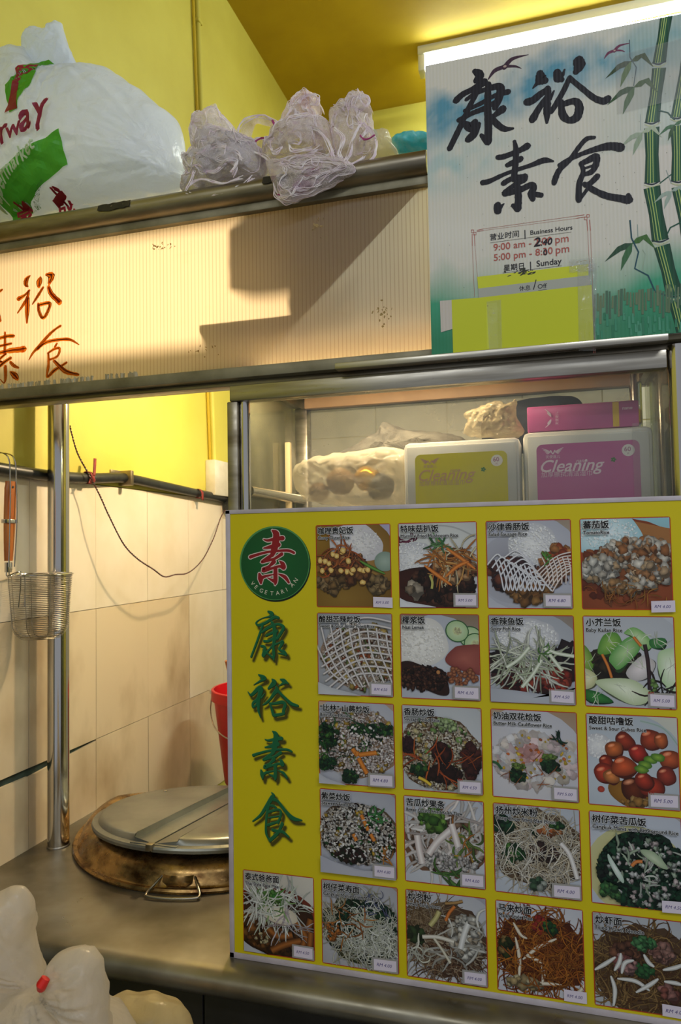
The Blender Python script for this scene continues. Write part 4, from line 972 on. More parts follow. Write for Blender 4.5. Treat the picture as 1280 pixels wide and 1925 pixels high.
def d_kailan(a):
    a.bg(0xb0b4be, 0xa4a8b2, 0xb8bcc4); a.e(.5, .5, .7, .6, 0xc2c6ce, 0xaeb2ba); a.chunks(30, (.35, .55, .35, .18), .16, (0x3a3020, 0x4a4028, 0x2c261c))
    def leaf(p, c1, c2): a.blob([(x+.01, y+.015) for x, y in p], a.dk(c2, .5), a.dk(c2, .45)); a.blob(p, c1, c2); a.strands(5, (sum(x for x, _ in p)/len(p), sum(y for _, y in p)/len(p), .05, .05), .14, .012, (0xe8f2d8,), .1, .9)
    leaf([(.02, .35), (.1, .5), (.05, .62), (-.1, .6), (-.1, .3)], 0x9ab85c, 0x5f8a34); leaf([(.15, .40), (.22, .22), (.35, .18), (.42, .3), (.3, .42)], 0x8fb85a, 0x558c38); leaf([(.28, .46), (.45, .26), (.58, .22), (.62, .34), (.50, .50), (.36, .60)], 0xb4d49a, 0x5a9a4c)
    leaf([(.46, .17), (.56, .12), (.70, .18), (.76, .30), (.66, .36), (.55, .22)], 0xc6dcae, 0x72a85a); leaf([(.74, .25), (.90, .24), (.88, .33), (.76, .33)], 0x4c8a48, 0x2f6a38)
    leaf([(.82, .42), (.90, .34), (1.1, .36), (1.1, .78), (.92, .80), (.82, .62)], 0xe6eedd, 0xaeca9c); leaf([(.47, .62), (.56, .48), (.68, .42), (.80, .5), (.70, .66), (.55, .70)], 0xeae0e4, 0xb4b0b0)
    leaf([(-.05, .60), (.08, .60), (.14, .70), (.08, .80), (-.05, .80)], 0xe4e2b8, 0xb0b488); leaf([(-.05, .82), (.15, .84), (.3, .95), (.05, .95)], 0x3f8a3c, 0x1f5a2a); leaf([(.12, .72), (.4, .68), (.6, .72), (.75, .88), (.55, .97), (.3, .88)], 0xe9f0da, 0xb4c49c)
    a.strands(14, (.85, .80, .14, .05), .3, .035, (0x34241e, 0x221814), .5); a.line([(.68, .30), (.71, .5), (.72, .8)], .045, 0x3c2a2c, 0x20161a); a.line([(.08, .52), (.2, .46), (.34, .60)], .035, 0x33281c, 0x1e160f)
    a.line([(.20, .42), (.26, .55), (.30, .68)], .032, 0xe08a3c, 0x9a5220); a.line([(.56, .22), (.64, .32)], .035, 0xe08a3c, 0x9a5220); a.chunks(5, (.75, .78, .04, .1), .06, (0x8cb860,))
def d_bidin(a):
    a.bg(0xc2a890, 0xb4b6c2, 0xb09078); a.e(.5, .5, .7, .6, 0xd0d0d4, 0xacaeba); fried_rice(a, (.5, .48, .56, .42), (('c', 26, .07, (0xd8b84c, 0xc8a040)),), 620, (0xefe2dc, 0xd8c4bc, 0xe4d6d0, 0xf6efec), 0x8a7058)
    for reg in ((.12, .42, .14, .16), (.1, .75, .12, .08), (.82, .32, .2, .09), (.42, .88, .1, .08), (.6, .3, .2, .05)): a.chunks(34, reg, .06, DG+GR, .5)
    a.strands(26, (.35, .45, .35, .3), .22, .022, DG+GR, .3); a.grains(120, (.6, .55, .35, .3), .028, (0xf6efec, 0xe0d2cc), 1.9, .7)
    for p in (((.46, .55), (.52, .62), (.52, .58)), ((.55, .62), (.66, .60), (.78, .58)), ((.54, .66), (.60, .76), (.65, .84))): a.line(p, .06, 0xe08a34, 0xa0581c)
    a.blob([(-.1, .85), (.1, .93), (.4, 1.02), (-.1, 1.1)], 0xbcbec8, 0xb0b2bc)
def d_saus(a):
    a.bg(0xb4b8bc, 0xaeb0ba, 0xa9a49a); a.e(.5, .5, .75, .62, 0xd2d6da, 0xb2b6bc); fried_rice(a, (.45, .55, .54, .42), (('c', 20, .08, (0x8ab060, 0x5a8a40)), ('c', 14, .08, (0xf0e0a8, 0xe0c070))), 620, (0xe0d4bc, 0xc8b898, 0xf0e8dc, 0xd2c4a8), 0x5c4430)
    a.chunks(40, (.5, .52, .1, .09), .1, (0x4c241e, 0x38201c)); a.chunks(36, (.88, .6, .09, .18), .11, (0x4c2420, 0x5c2c26)); a.chunks(34, (.5, .78, .2, .09), .11, (0x3a201c, 0x4c2c24)); a.chunks(14, (.06, .45, .07, .08), .1, (0x402028,))
    a.strands(14, (.5, .65, .4, .2), .28, .03, (0xc8642c, 0xb85428), .2); a.chunks(22, (.55, .2, .13, .08), .06, (0xa8c878, 0xc4dca0)); a.chunks(12, (.2, .75, .1, .06), .07, GR); a.line([(.2, .84), (.28, .87), (.36, .92)], .04, 0xe8cc48, 0xa88828)
def d_butter(a):
    a.bg(0xb09880, 0xb4b4bc, 0xa08468); a.e(.42, .62, .72, .66, 0xd6d2d4, 0xbcbcc6); a.e(.5, .28, .3, .2, 0xdcdce2, 0xc2c2ca)
    a.chunks(110, (.5, .55, .5, .3), .13, (0xe6dcd4, 0xd8ccc8, 0xe8d2d4, 0xd4c8bc, 0xe4e2e6), .3, .9); a.chunks(26, (.45, .48, .12, .08), .1, (0xe6b8b8, 0xe0a8a4), .3, .9); a.grains(40, (.5, .55, .45, .3), .035, (0xe8c440, 0xd8b038, 0xe0783c), 1.3)
    for u, v, q in ((.30, .70, 1.15), (.68, .57, 1.1)):
        a.chunks(26, (u, v+.03*q, .085*q, .065*q), .06, (0x1f4c28, 0x2c5c30, 0x12381c), .4); a.chunks(12, (u, v-.06*q, .08*q, .02*q), .05, (0x98b458, 0x7aa048), .4)
    a.strands(8, (.78, .31, .05, .03), .1, .03, DG, .4); a.strands(10, (.5, .7, .4, .2), .16, .012, (0xb4622c,), .1); a.line([(0, .6), (.06, .62), (.11, .68)], .03, 0x2c5c38)
def d_cubes(a):
    a.bg(0xaeb2ac, 0xb0b8c2, 0xc8c8bc); a.e(.35, .6, .78, .66, 0xc4ccd6, 0xa9b2bd); a.line([(.6, .05), (.85, .12), (1.02, .32)], .03, 0x8fa4a0, 0xb0c0bc); rice_mound(a, .12, .35, .16, .14, n=60)
    a.blob([(.25, .75), (.5, .72), (.75, .80), (.6, .95), (.45, 1.0), (.25, .88)], 0xa0702c, 0x7c541c)
    def cube(u, v, q, c=0xd0522a, rot=20):
        pts = [(u+q*math.cos(R(rot+k*60))*a.r.uniform(.7, .98), v+q*math.sin(R(rot+k*60))*a.r.uniform(.6, .92)) for k in range(6)]
        a.blob([(x+.01, y+.02) for x, y in pts], 0x3c140c, 0x4c1c10); a.blob(pts, c, a.dk(c, .5)); a.e(u-q*.25, v-q*.35, q*.35, q*.16, 0xf0a47c, c, -20, 10)
    for u, v, q, c in ((.42, .28, .13, 0xa83c24), (.70, .24, .15, 0xb84a2c), (.82, .25, .1, 0xd06a38), (.30, .38, .12, 0xd87038), (.56, .40, .12, 0xc8382c), (.92, .45, .15, 0xc85c34), (.2, .52, .1, 0xa83820), (.86, .63, .13, 0xa84030), (.18, .66, .15, 0xc8442a), (.26, .68, .1, 0xe08848), (.4, .56, .17, 0xd85c30), (.5, .8, .2, 0x6e3018), (.7, .75, .16, 0xc0402a), (.62, .70, .12, 0xb83c28)): cube(u, v, q, c)
    for u, v in ((.70, .47), (.78, .44), (.64, .53), (.6, .58)): a.e(u, v, .08, .045, 0x8ab040, 0x3c6a24, 10, 12, .1)
    a.e(.14, .83, .04, .035, 0xb84a34, 0x98382c); a.chunks(8, (.5, .95, .14, .04), .1, (0xc8a060, 0xb08040))
def d_seaweed(a):
    a.bg(0xb0b0b8, 0xa4a6b4, 0xa08c7c); a.e(.5, .5, .75, .62, 0xc8cad0, 0xa2a4b0); fried_rice(a, (.5, .5, .54, .36), (('c', 70, .05, (0x20241c, 0x2c2a20, 0x38201c)), ('c', 20, .06, GR), ('c', 10, .06, (0xd8b040,))), 640, (0xdad2c8, 0xc6bcb0, 0xeae6e2), 0x5c4c3c)
    for p in (((.56, .26), (.62, .38), (.65, .44)), ((.68, .48), (.73, .56)), ((.45, .5), (.49, .58))): a.line(p, .05, 0xe08c38, 0x9c5820)
    a.strands(10, (.75, .28, .05, .07), .14, .04, (0x3c7c40, 0x4c9450), .3); a.strands(6, (.88, .75, .1, .03), .16, .025, (0xd08838,), .2); a.chunks(24, (.4, .75, .2, .08), .07, (0x3a2020, 0x20281c)); a.grains(100, (.5, .5, .5, .33), .026, (0xefece8,), 1.9, .7)
    a.blob([(-.1, .80), (.2, .86), (.6, .93), (1.1, .9), (1.1, 1.1), (-.1, 1.1)], 0xb4b6c2, 0xa8aab8)
def d_kueh(a):
    a.bg(0xb8bcc0, 0xb0b4c0, 0x8f98b0); a.e(.5, .55, .78, .66, 0xd0d4da, 0xb4b8c2); a.e(.5, .52, .54, .38, 0x7c6048, 0x6a4c38, 0, 24, .1); a.chunks(70, (.52, .52, .5, .34), .1, (0xc8b09c, 0xa08068, 0xe0d2c8, 0x7c5c44)); a.strands(80, (.5, .5, .5, .34), .36, .06, (0xeae2de, 0xd8ccc6, 0xf2eeec), .25, .72)
    a.chunks(26, (.36, .25, .16, .1), .11, (0x5c8c34, 0x7cac48, 0x3f6c28)); a.strands(12, (.78, .5, .12, .14), .2, .05, (0x7c9448, 0x5c7c38), .3); a.strands(8, (.6, .88, .2, .04), .26, .06, (0x5c8840, 0x3c6430), .2); a.strands(8, (.7, .5, .2, .2), .14, .03, (0xd8883c, 0xd8b048), .2); a.chunks(26, (.5, .72, .4, .1), .06, (0xe6e2e0, 0xcac4c0))
    for p in (((.16, .45), (.18, .6), (.22, .78)), ((.3, .66), (.42, .5), (.6, .34)), ((.6, .28), (.64, .4), (.68, .54))): a.line(p, .085, 0xeee8e6, 0xb0a09c)
def d_yong(a):
    a.bg(0xa89c90, 0xb4bac6, 0xb0b8c0); a.e(.5, .55, .75, .64, 0xced4da, 0xb0b6c2); a.e(.52, .48, .54, .44, 0x6c5a44, 0x5c4a38, 0, 24, .08); a.chunks(60, (.52, .5, .5, .36), .09, (0x8a7458, 0x5c4834, 0xa89070)); a.strands(260, (.52, .48, .5, .40), .4, .016, (0xd8ccb4, 0xe8e0d0, 0xc0ae90), .7, .75)
    a.chunks(20, (.08, .22, .11, .08), .1, DG+GR); a.chunks(14, (.22, .55, .1, .1), .1, GR); a.chunks(10, (.5, .25, .04, .06), .08, GR); a.chunks(8, (.64, .25, .1, .05), .1, (0xc86c38, 0xd88848)); a.chunks(26, (.55, .5, .16, .1), .1, (0x3c2824, 0x5c4034)); a.strands(100, (.5, .5, .5, .38), .3, .016, (0xeee8dc, 0xd8ccb4), .7, .8)
    a.line([(.78, .38), (.88, .5), (.96, .76)], .055, 0xeceae8, 0xb0a8a4); a.chunks(10, (.75, .18, .08, .03), .07, GR); a.chunks(8, (.5, .85, .08, .05), .1, (0xb0b8ae, 0x48684c))
def d_cangkuk(a):
    a.bg(0xb0b6c4, 0xa8aebc, 0xa49a98); a.e(.5, .55, .8, .66, 0xced4dc, 0xb4bac8); a.e(.5, .62, .56, .5, 0xb0a458, 0xc2c090); a.e(.58, .6, .50, .42, 0x1c3428, 0x16281e, 0, 26, .1)
    a.chunks(320, (.58, .60, .5, .40), .075, DG+(0x1c2c24, 0x28543a), .6, .6, 8); a.chunks(70, (.6, .6, .42, .36), .055, (0xd8dcd8, 0xb8ccb4, 0xe8eae8, 0xd8c8c8), .5); a.strands(14, (.6, .5, .35, .3), .16, .04, (0xb8ccb0, 0xd8e0d4), .2)
    a.blob([(.2, .45), (.26, .55), (.36, .68), (.34, .74), (.28, .66), (.2, .52)], 0xe4eae8, 0xa8c0b0); a.blob([(.55, .36), (.7, .38), (.84, .52), (.78, .54), (.6, .44)], 0xc4d0b4, 0x94a888); a.line([(.45, .55), (.5, .5), (.57, .49)], .04, 0xe08c4c, 0xa05828)
    a.chunks(14, (.2, .85, .1, .08), .08, (0x5c9450, 0x3c7440))
def d_papa(a):
    a.bg(0xb4ac9c, 0xb0b2ba, 0xd0ccc0); a.e(.42, .62, .70, .46, 0x5c3424, 0x6a2c20); a.e(.42, .62, .62, .41, 0x4c3020, 0x2c1a12); a.chunks(90, (.4, .72, .48, .22), .14, (0x7c4c28, 0x5c3820, 0x9c6434, 0x3c2418))
    for p in (((.4, .95), (.6, .85), (.82, .78)), ((.84, .85), (.9, .7), (.96, .5)), ((.75, .55), (.85, .66), (.93, .8)), ((.35, .68), (.5, .76), (.7, .72)), ((.93, .9), (.95, .75), (.96, .66))): a.line(p, .09, 0xa0622e, 0x4c2a14)
    a.strands(90, (.45, .36, .36, .16), .34, .03, (0xe6ece0, 0xd0dcc8, 0xf2f4ee), .12, .7); a.blob([(.25, .42), (.45, .38), (.7, .44), (.78, .55), (.6, .62), (.35, .56)], 0xe4e0d4, 0xc4bca8); a.strands(14, (.6, .64, .2, .03), .3, .026, (0xe4dce0, 0xc8b8bc), .1)
    a.chunks(20, (.42, .28, .12, .05), .08, (0x3f8c3c, 0x6cac50)); a.strands(16, (.35, .36, .3, .16), .18, .028, (0x68a04c, 0x9cc47c), .2); a.strands(24, (.25, .4, .14, .16), .25, .03, (0xeef2ea,), .1, .7); a.chunks(10, (.25, .82, .1, .07), .04, (0xd8cca0,))
    a.blob([(-.1, .82), (.1, .92), (.4, 1.0), (.7, 1.03), (-.1, 1.1)], 0xb8bcc4, 0xa8acb8)
def d_meesua(a):
    a.bg(0xa89c94, 0xa4a2a8, 0x9c8878); a.e(.5, .5, .78, .6, 0xc4c6cc, 0xa2a2a8); a.e(.52, .55, .53, .40, 0x4a4c34, 0x3c3c28, 0, 26, .08); a.chunks(110, (.52, .52, .5, .38), .09, DG+(0x3c4c2c, 0x24382c), .5); a.strands(230, (.5, .55, .5, .38), .28, .018, (0xa8a488, 0xc8c4ac, 0xd8d8c8), .6, .75)
    a.chunks(70, (.6, .45, .4, .28), .08, DG, .5); a.strands(190, (.65, .62, .36, .28), .26, .02, (0xdfe2d4, 0xc8ccb8, 0xeceee6), .8, .75); a.strands(16, (.3, .5, .3, .2), .2, .025, (0xb87038, 0xc88848), .2); a.chunks(10, (.15, .6, .1, .1), .06, (0xc87838,)); a.strands(20, (.72, .22, .16, .1), .14, .022, (0xe0e2e0, 0x60688c), .5)
def d_tang(a):
    a.bg(0xa8a098, 0xb0b2ba, 0x9c9ca8); a.e(.5, .58, .78, .66, 0xced0d4, 0xb0b2ba); a.e(.52, .52, .52, .42, 0x5c4434, 0x4c382a, 0, 26, .1); a.strands(160, (.2, .35, .22, .2), .4, .02, (0x8c7458, 0x6c5438, 0xa89070), .3, .7); a.strands(190, (.5, .68, .4, .24), .34, .02, (0x7c5c44, 0x5c4030, 0xa08468, 0xb8a890), .6, .7)
    a.chunks(50, (.75, .45, .2, .25), .09, (0xe0d8c8, 0xc8b8a0, 0xf0eee4)); a.chunks(12, (.12, .5, .1, .08), .1, (0x38502c, 0x2c3c24)); a.strands(14, (.7, .5, .25, .3), .32, .04, (0xe6e4dc, 0xd0ccc0), .3, .7); a.line([(.2, .52), (.4, .5), (.6, .53)], .05, 0xe6e2d8, 0xa8a090); a.line([(.35, .52), (.45, .64), (.55, .78)], .035, 0xdcd8c8, 0xa09880)
    a.line([(.5, .30), (.55, .2), (.62, .12)], .04, 0xd8803c, 0x9c5424); a.line([(.5, .1), (.62, .08), (.72, .05)], .035, 0xb08c58, 0x7c5c38); a.line([(.78, .30), (.72, .45), (.68, .6)], .07, 0xe8e8e6, 0xb0b0ac); a.line([(.3, .38), (.38, .28), (.42, .2)], .06, 0xc8c088, 0x8c8450); a.strands(10, (.15, .75, .12, .1), .2, .03, (0xd8d8c8,), .5, .8)
def d_malay(a):
    a.bg(0xc0c0c4, 0xb8bac4, 0xb8c0c8); a.e(.5, .5, .8, .66, 0xdadce0, 0xbcbec8); a.e(.52, .53, .53, .42, 0x5c2c14, 0x4c2410, 0, 26, .08); a.strands(330, (.52, .53, .50, .40), .34, .026, (0xb86824, 0x8c4418, 0xd08838, 0x9c5420, 0x6c3010), .6, .55)
    a.chunks(14, (.5, .2, .06, .08), .09, (0xa02c28, 0xb83c30)); a.chunks(12, (.62, .22, .07, .05), .08, GR+DG); a.chunks(12, (.1, .5, .06, .1), .09, (0x38441c, 0xa88850))
    for p in (((.22, .38), (.26, .6), (.25, .85)), ((.3, .62), (.5, .45), (.7, .34)), ((.32, .58), (.45, .6), (.55, .64)), ((.27, .92), (.5, .86), (.74, .84)), ((.2, .22), (.28, .34), (.36, .38)), ((.85, .95), (.95, .88), (1, .8)), ((.52, .66), (.54, .75), (.52, .85))): a.line(p, .045, 0xe8e0d0, 0xa89880, True)
    a.chunks(12, (.3, .88, .2, .05), .1, (0xd8c8a0, 0xc0a878)); a.strands(60, (.6, .55, .4, .3), .26, .024, (0xc87828, 0xa85c20), .6, .55)
def d_prawn(a):
    a.bg(0xa8a098, 0xb0b4bc, 0xb0b8c0); a.e(.5, .55, .8, .66, 0xc0c4ca, 0xa8acb4); a.e(.55, .58, .62, .5, 0x5c4430, 0x4c3828, 0, 26, .08); a.strands(260, (.5, .58, .55, .42), .36, .024, (0x8c6c40, 0x6c4c2c, 0xa88450, 0x5c3c24), .6, .6)
    a.chunks(34, (.35, .36, .16, .08), .09, (0x8c5c44, 0x6c4434)); a.chunks(40, (.75, .34, .12, .09), .08, (0x9c6c60, 0xb08478)); a.chunks(20, (.55, .26, .1, .07), .08, (0x3f7c48, 0x5c9c60)); a.chunks(14, (.55, .55, .1, .06), .08, (0x3c7c44,)); a.chunks(16, (.35, .5, .1, .09), .1, (0xc0908c, 0x9c5c58)); a.chunks(10, (.8, .75, .1, .08), .1, (0xb88078, 0x9c5c50))
    for p in (((.0, .62), (.12, .54), (.24, .45)), ((.3, .62), (.34, .5), (.44, .46)), ((.25, .68), (.45, .68), (.6, .76)), ((.45, .8), (.6, .7), (.7, .62)), ((.2, .98), (.22, .8), (.18, .66)), ((.55, .38), (.6, .46), (.66, .5)), ((.75, .52), (.88, .48), (1, .42)), ((.76, .64), (.88, .64), (.95, .65)), ((.3, .4), (.28, .5), (.22, .6))): a.line(p, .05, 0xe4e4e2, 0x9c9c98, True)


CC = [(-.3555, -.236), (-.2245, -.1065), (-.094, .025), (.0365, .1545), (.166, .284)]
RR = [(1.530, 1.4025), (1.394, 1.268), (1.259, 1.1335), (1.1255, 1.000), (.989, .863)]
DISH = [
 (0, 0, '咖哩贵妃饭', 'Curry Gluten Rice', .425, '5.00', d_curry, 'curry gluten with corn'), (1, 0, '特味菇扒饭', 'Marmite Fried Mushroom Rice', .73, '5.00', d_mush, 'fried mushroom in dark sauce'),
 (2, 0, '沙律香肠饭', 'Salad Sausage Rice', .455, '4.80', d_salad, 'sausage under zigzag salad dressing'), (3, 0, '蕃茄饭', 'TomatoRice', .29, '4.00', d_tomato, 'tomato gravy with egg beside rice'),
 (0, 1, '酸甜苦辣炒饭', 'Sweet & Sour Bitter Fried Rice', .735, '4.50', d_bitter, 'fried rice under a net of white dressing'), (1, 1, '椰浆饭', 'Nasi Lemak', .275, '4.10', d_nasi, 'rice with cucumber, peanuts and sambal'),
 (2, 1, '香辣鱼饭', 'Spicy Fish Rice', .345, '4.50', d_fish, 'red fish with pale shredded strips'), (3, 1, '小芥兰饭', 'Baby Kailan Rice', .40, '5.00', d_kailan, 'green and white leafy kailan'),
 (0, 2, '“比林” 山蕨炒饭', 'Bidin Fried Rice', .375, '4.80', d_bidin, 'fried rice with fern and carrot'), (1, 2, '香肠炒饭', 'Sausage Fried Rice', .445, '4.50', d_saus, 'fried rice with dark sausage'),
 (2, 2, '奶油双花烩饭', 'Butter Milk Cauliflower Rice', .675, '5.00', d_butter, 'creamy rice with two broccoli pieces'), (3, 2, '酸甜咕噜饭', 'Sweet & Sour Cubes Rice', .62, '5.00', d_cubes, 'glossy red cubes with green pepper'),
 (0, 3, '紫菜炒饭', 'Seaweed Fried Rice', .47, '4.80', d_seaweed, 'fried rice with dark seaweed flecks'), (1, 3, '苦瓜炒果条', 'Bitter Gourd Fried Kueh Tiaw', .70, '4.00', d_kueh, 'broad white noodles with green gourd'),
 (2, 3, '扬州炒米粉', 'Yong Chow Fried Mee Hoon', .685, '4.00', d_yong, 'pale thin noodles with vegetables'), (3, 3, '树仔菜苦瓜饭', 'Cangkuk Manis with Bittergourd Rice', .92, '4.50', d_cangkuk, 'dark green leaves with egg'),
 (-1, 4, '泰式爸爸面', 'Thai Style Papa Mee', .475, '4.50', d_papa, 'bowl of brown noodles topped with white and green shreds'), (0, 4, '树仔菜寿面', 'Cangkuk Manis Fried Mee Sua', .735, '4.00', d_meesua, 'green leaves tangled in fine pale noodles'),
 (1, 4, '炒冬粉', 'Fried Tang Hoon', .40, '4.00', d_tang, 'brown glass noodles with sprouts'), (2, 4, '马来炒面', 'Malay Style Mee', .39, '4.00', d_malay, 'orange brown noodles with bean sprouts'),
 (3, 4, '炒虾面', 'Fried Prawn Noodle', .52, '4.00', d_prawn, 'brown noodles with prawn and sprouts'),
]
def rrect(x0, z0, x1, z1, r):
    P = []
    for cx, cz, a0 in ((x1-r, z1-r, 0), (x0+r, z1-r, 90), (x0+r, z0+r, 180), (x1-r, z0+r, 270)):
        P += [(cx+r*math.cos(R(a0+k*30)), cz+r*math.sin(R(a0+k*30))) for k in range(4)]
    return P
for di, (c, r, zh, en, ew, pr, fn, lb) in enumerate(DISH):
    x0, x1 = CC[c] if c >= 0 else (-.4855, -.367); z1, z0 = RR[r]
    s = Sheet(YP-.0001); s.poly(rrect(x0, z0, x1, z1, .003), 0xb03a1c)
    b = .0013; a = Art(s, x0+b, z0+b, x1-x0-2*b, z1-z0-2*b, 100+di); fn(a); s.clip = None
    ph = s.build('food_photo', M['print'], mp); ph['label'] = 'dish photo, '+lb
    yt = s.Y-s.k*s.e-.00003
    q = Sheet(yt); n = len(zh.replace('“', '').replace('”', '').replace(' ', '')); zw = .0116*n*(1 if '“' not in zh else 1.27)
    if n == 6 and c < 3: zw *= .98
    w_ = x1-x0; cx0 = x0+.0045; cz = z1-.0135
    zs = .0116*(.96 if n == 6 and c < 3 else 1)
    for rad, co, k_ in ((.00082, 0xd9d9da, 8), (.00036, 0x0b0b0c, 6)):
        for k in range(k_): q.text(zh, cx0+rad*math.cos(k*2*math.pi/k_), cz+rad*math.sin(k*2*math.pi/k_), co, size=zs)
    for rad, co, k_ in ((.00060, 0xd0d0d2, 8), (.00021, 0x121214, 5)):
        for k in range(k_): q.text(en, cx0+rad*math.cos(k*2*math.pi/k_), cz-.0088+rad*math.sin(k*2*math.pi/k_), co, width=w_*ew)
    q.build('caption', M['print'], ph)
    q = Sheet(yt-.0003); lw, lh = .030+.004*(di % 3 == 2), .0155; big = di in (0, 3, 15, 19, 20)
    lx = x1-lw-(.000 if big else .0035)+(.0015 if big else 0); lz = z0+(.0005 if big else .0045)-(.003 if di == 3 else 0)
    if not big:
        q.poly([(lx-.003, lz-.002), (lx+lw+.002, lz-.002), (lx+lw+.002, lz+lh+.0025), (lx-.003, lz+lh+.0025)], 0x9d9a96)
        if di in (6, 7, 9, 11, 19): q.text('RM', lx-.002, lz+lh+.0003, 0xa02a20, size=.005, bold=.03)
    tl2 = rnd.uniform(-.0006, .0006)
    q.poly([(lx, lz+tl2), (lx+lw, lz-tl2), (lx+lw, lz+lh-tl2), (lx, lz+lh+tl2)], 0xddd3e2)
    q.text('RM '+pr, lx+.004, lz+.0055, 0x3c2f78, width=lw*.68, bold=.004, shear=.25)
    q.build('price_label', M['print'], ph)

# ================================================================== shop sign
YS = 1.078
ss = thing('shop_sign', 'corrugated shop sign with black brush characters, bamboo and business hours', 'sign', (.09, YS, 1.783))
SX0, SX1, SZ0, SZ1 = -.168, .372, 1.783, 2.2335
G().box((SX0, YS, SZ0), (SX1, YS+.004, SZ1)).build('board', M['posteredge'], ss, smooth=False)
s = Sheet(YS-.0002); NX, NZ = 110, 92
def sgn_col(x, z):
    q = Vector((x*9, z*9, 3)); n1 = noise.fractal(q*1.6, 1, 2, 5); n2 = noise.fractal(q*5, 1, 2, 4)
    base = lin(0xd4d0c6); base = mixc(base, lin(0xd2c8c4), max(0, min(1, (x-.1)*5)))
    u = (x-SX0)/.36; v = (SZ1-z)/.44
    d = v-(.19-.14*u)+.05*n1
    cl_ = max(0, min(1, 1-abs(d-.02)/(.105+.04*n1)))*max(0, min(1, 1.25-u*.55))
    cl_ = cl_**.8*(1+.5*n2)
    base = mixc(base, lin(0x5590a8), min(1, max(0, cl_*.95)))
    k2 = max(0, min(1, 1-abs(v-.36+.03*n1)/.13))*max(0, 1-u*1.6)*.55*(1+n2); base = mixc(base, lin(0x8db9bd), max(0, min(1, k2)))
    if u > .62 and v < .42:
        base = mixc(base, lin(0x9cb7ae), max(0, min(.55, (u-.62)*1.6*(1+n1))))
    gmask = max(0, min(1, (v-.70+.05*n1)/.17)); 
    if v > .55:
        side = max(0, min(1, abs(u-.42)*2.2+.2)); base = mixc(base, lin(0x3f9a78), gmask*side); base = mixc(base, lin(0x2c7c58), max(0, min(1, (v-.86)/.12))*.8)
    return base
vals = [[sgn_col(SX0+(SX1-SX0)*i/NX, SZ0+(SZ1-SZ0)*j/NZ) for j in range(NZ+1)] for i in range(NX+1)]
for i in range(NX):
    for j in range(NZ):
        xa, xb = SX0+(SX1-SX0)*i/NX, SX0+(SX1-SX0)*(i+1)/NX; za, zb = SZ0+(SZ1-SZ0)*j/NZ, SZ0+(SZ1-SZ0)*(j+1)/NZ
        s.face([(xa, za), (xb, za), (xb, zb), (xa, zb)], [vals[i][j], vals[i+1][j], vals[i+1][j+1], vals[i][j+1]])
s.build('watercolour_print', M['sign'], ss)
def S1(L, sc_=3.368, ox=820, oy=100): return [(at(ox+x/sc_, oy+y/sc_, YS).x, at(ox+x/sc_, oy+y/sc_, YS).z, w_/sc_*.00094) for x, y, w_ in L]
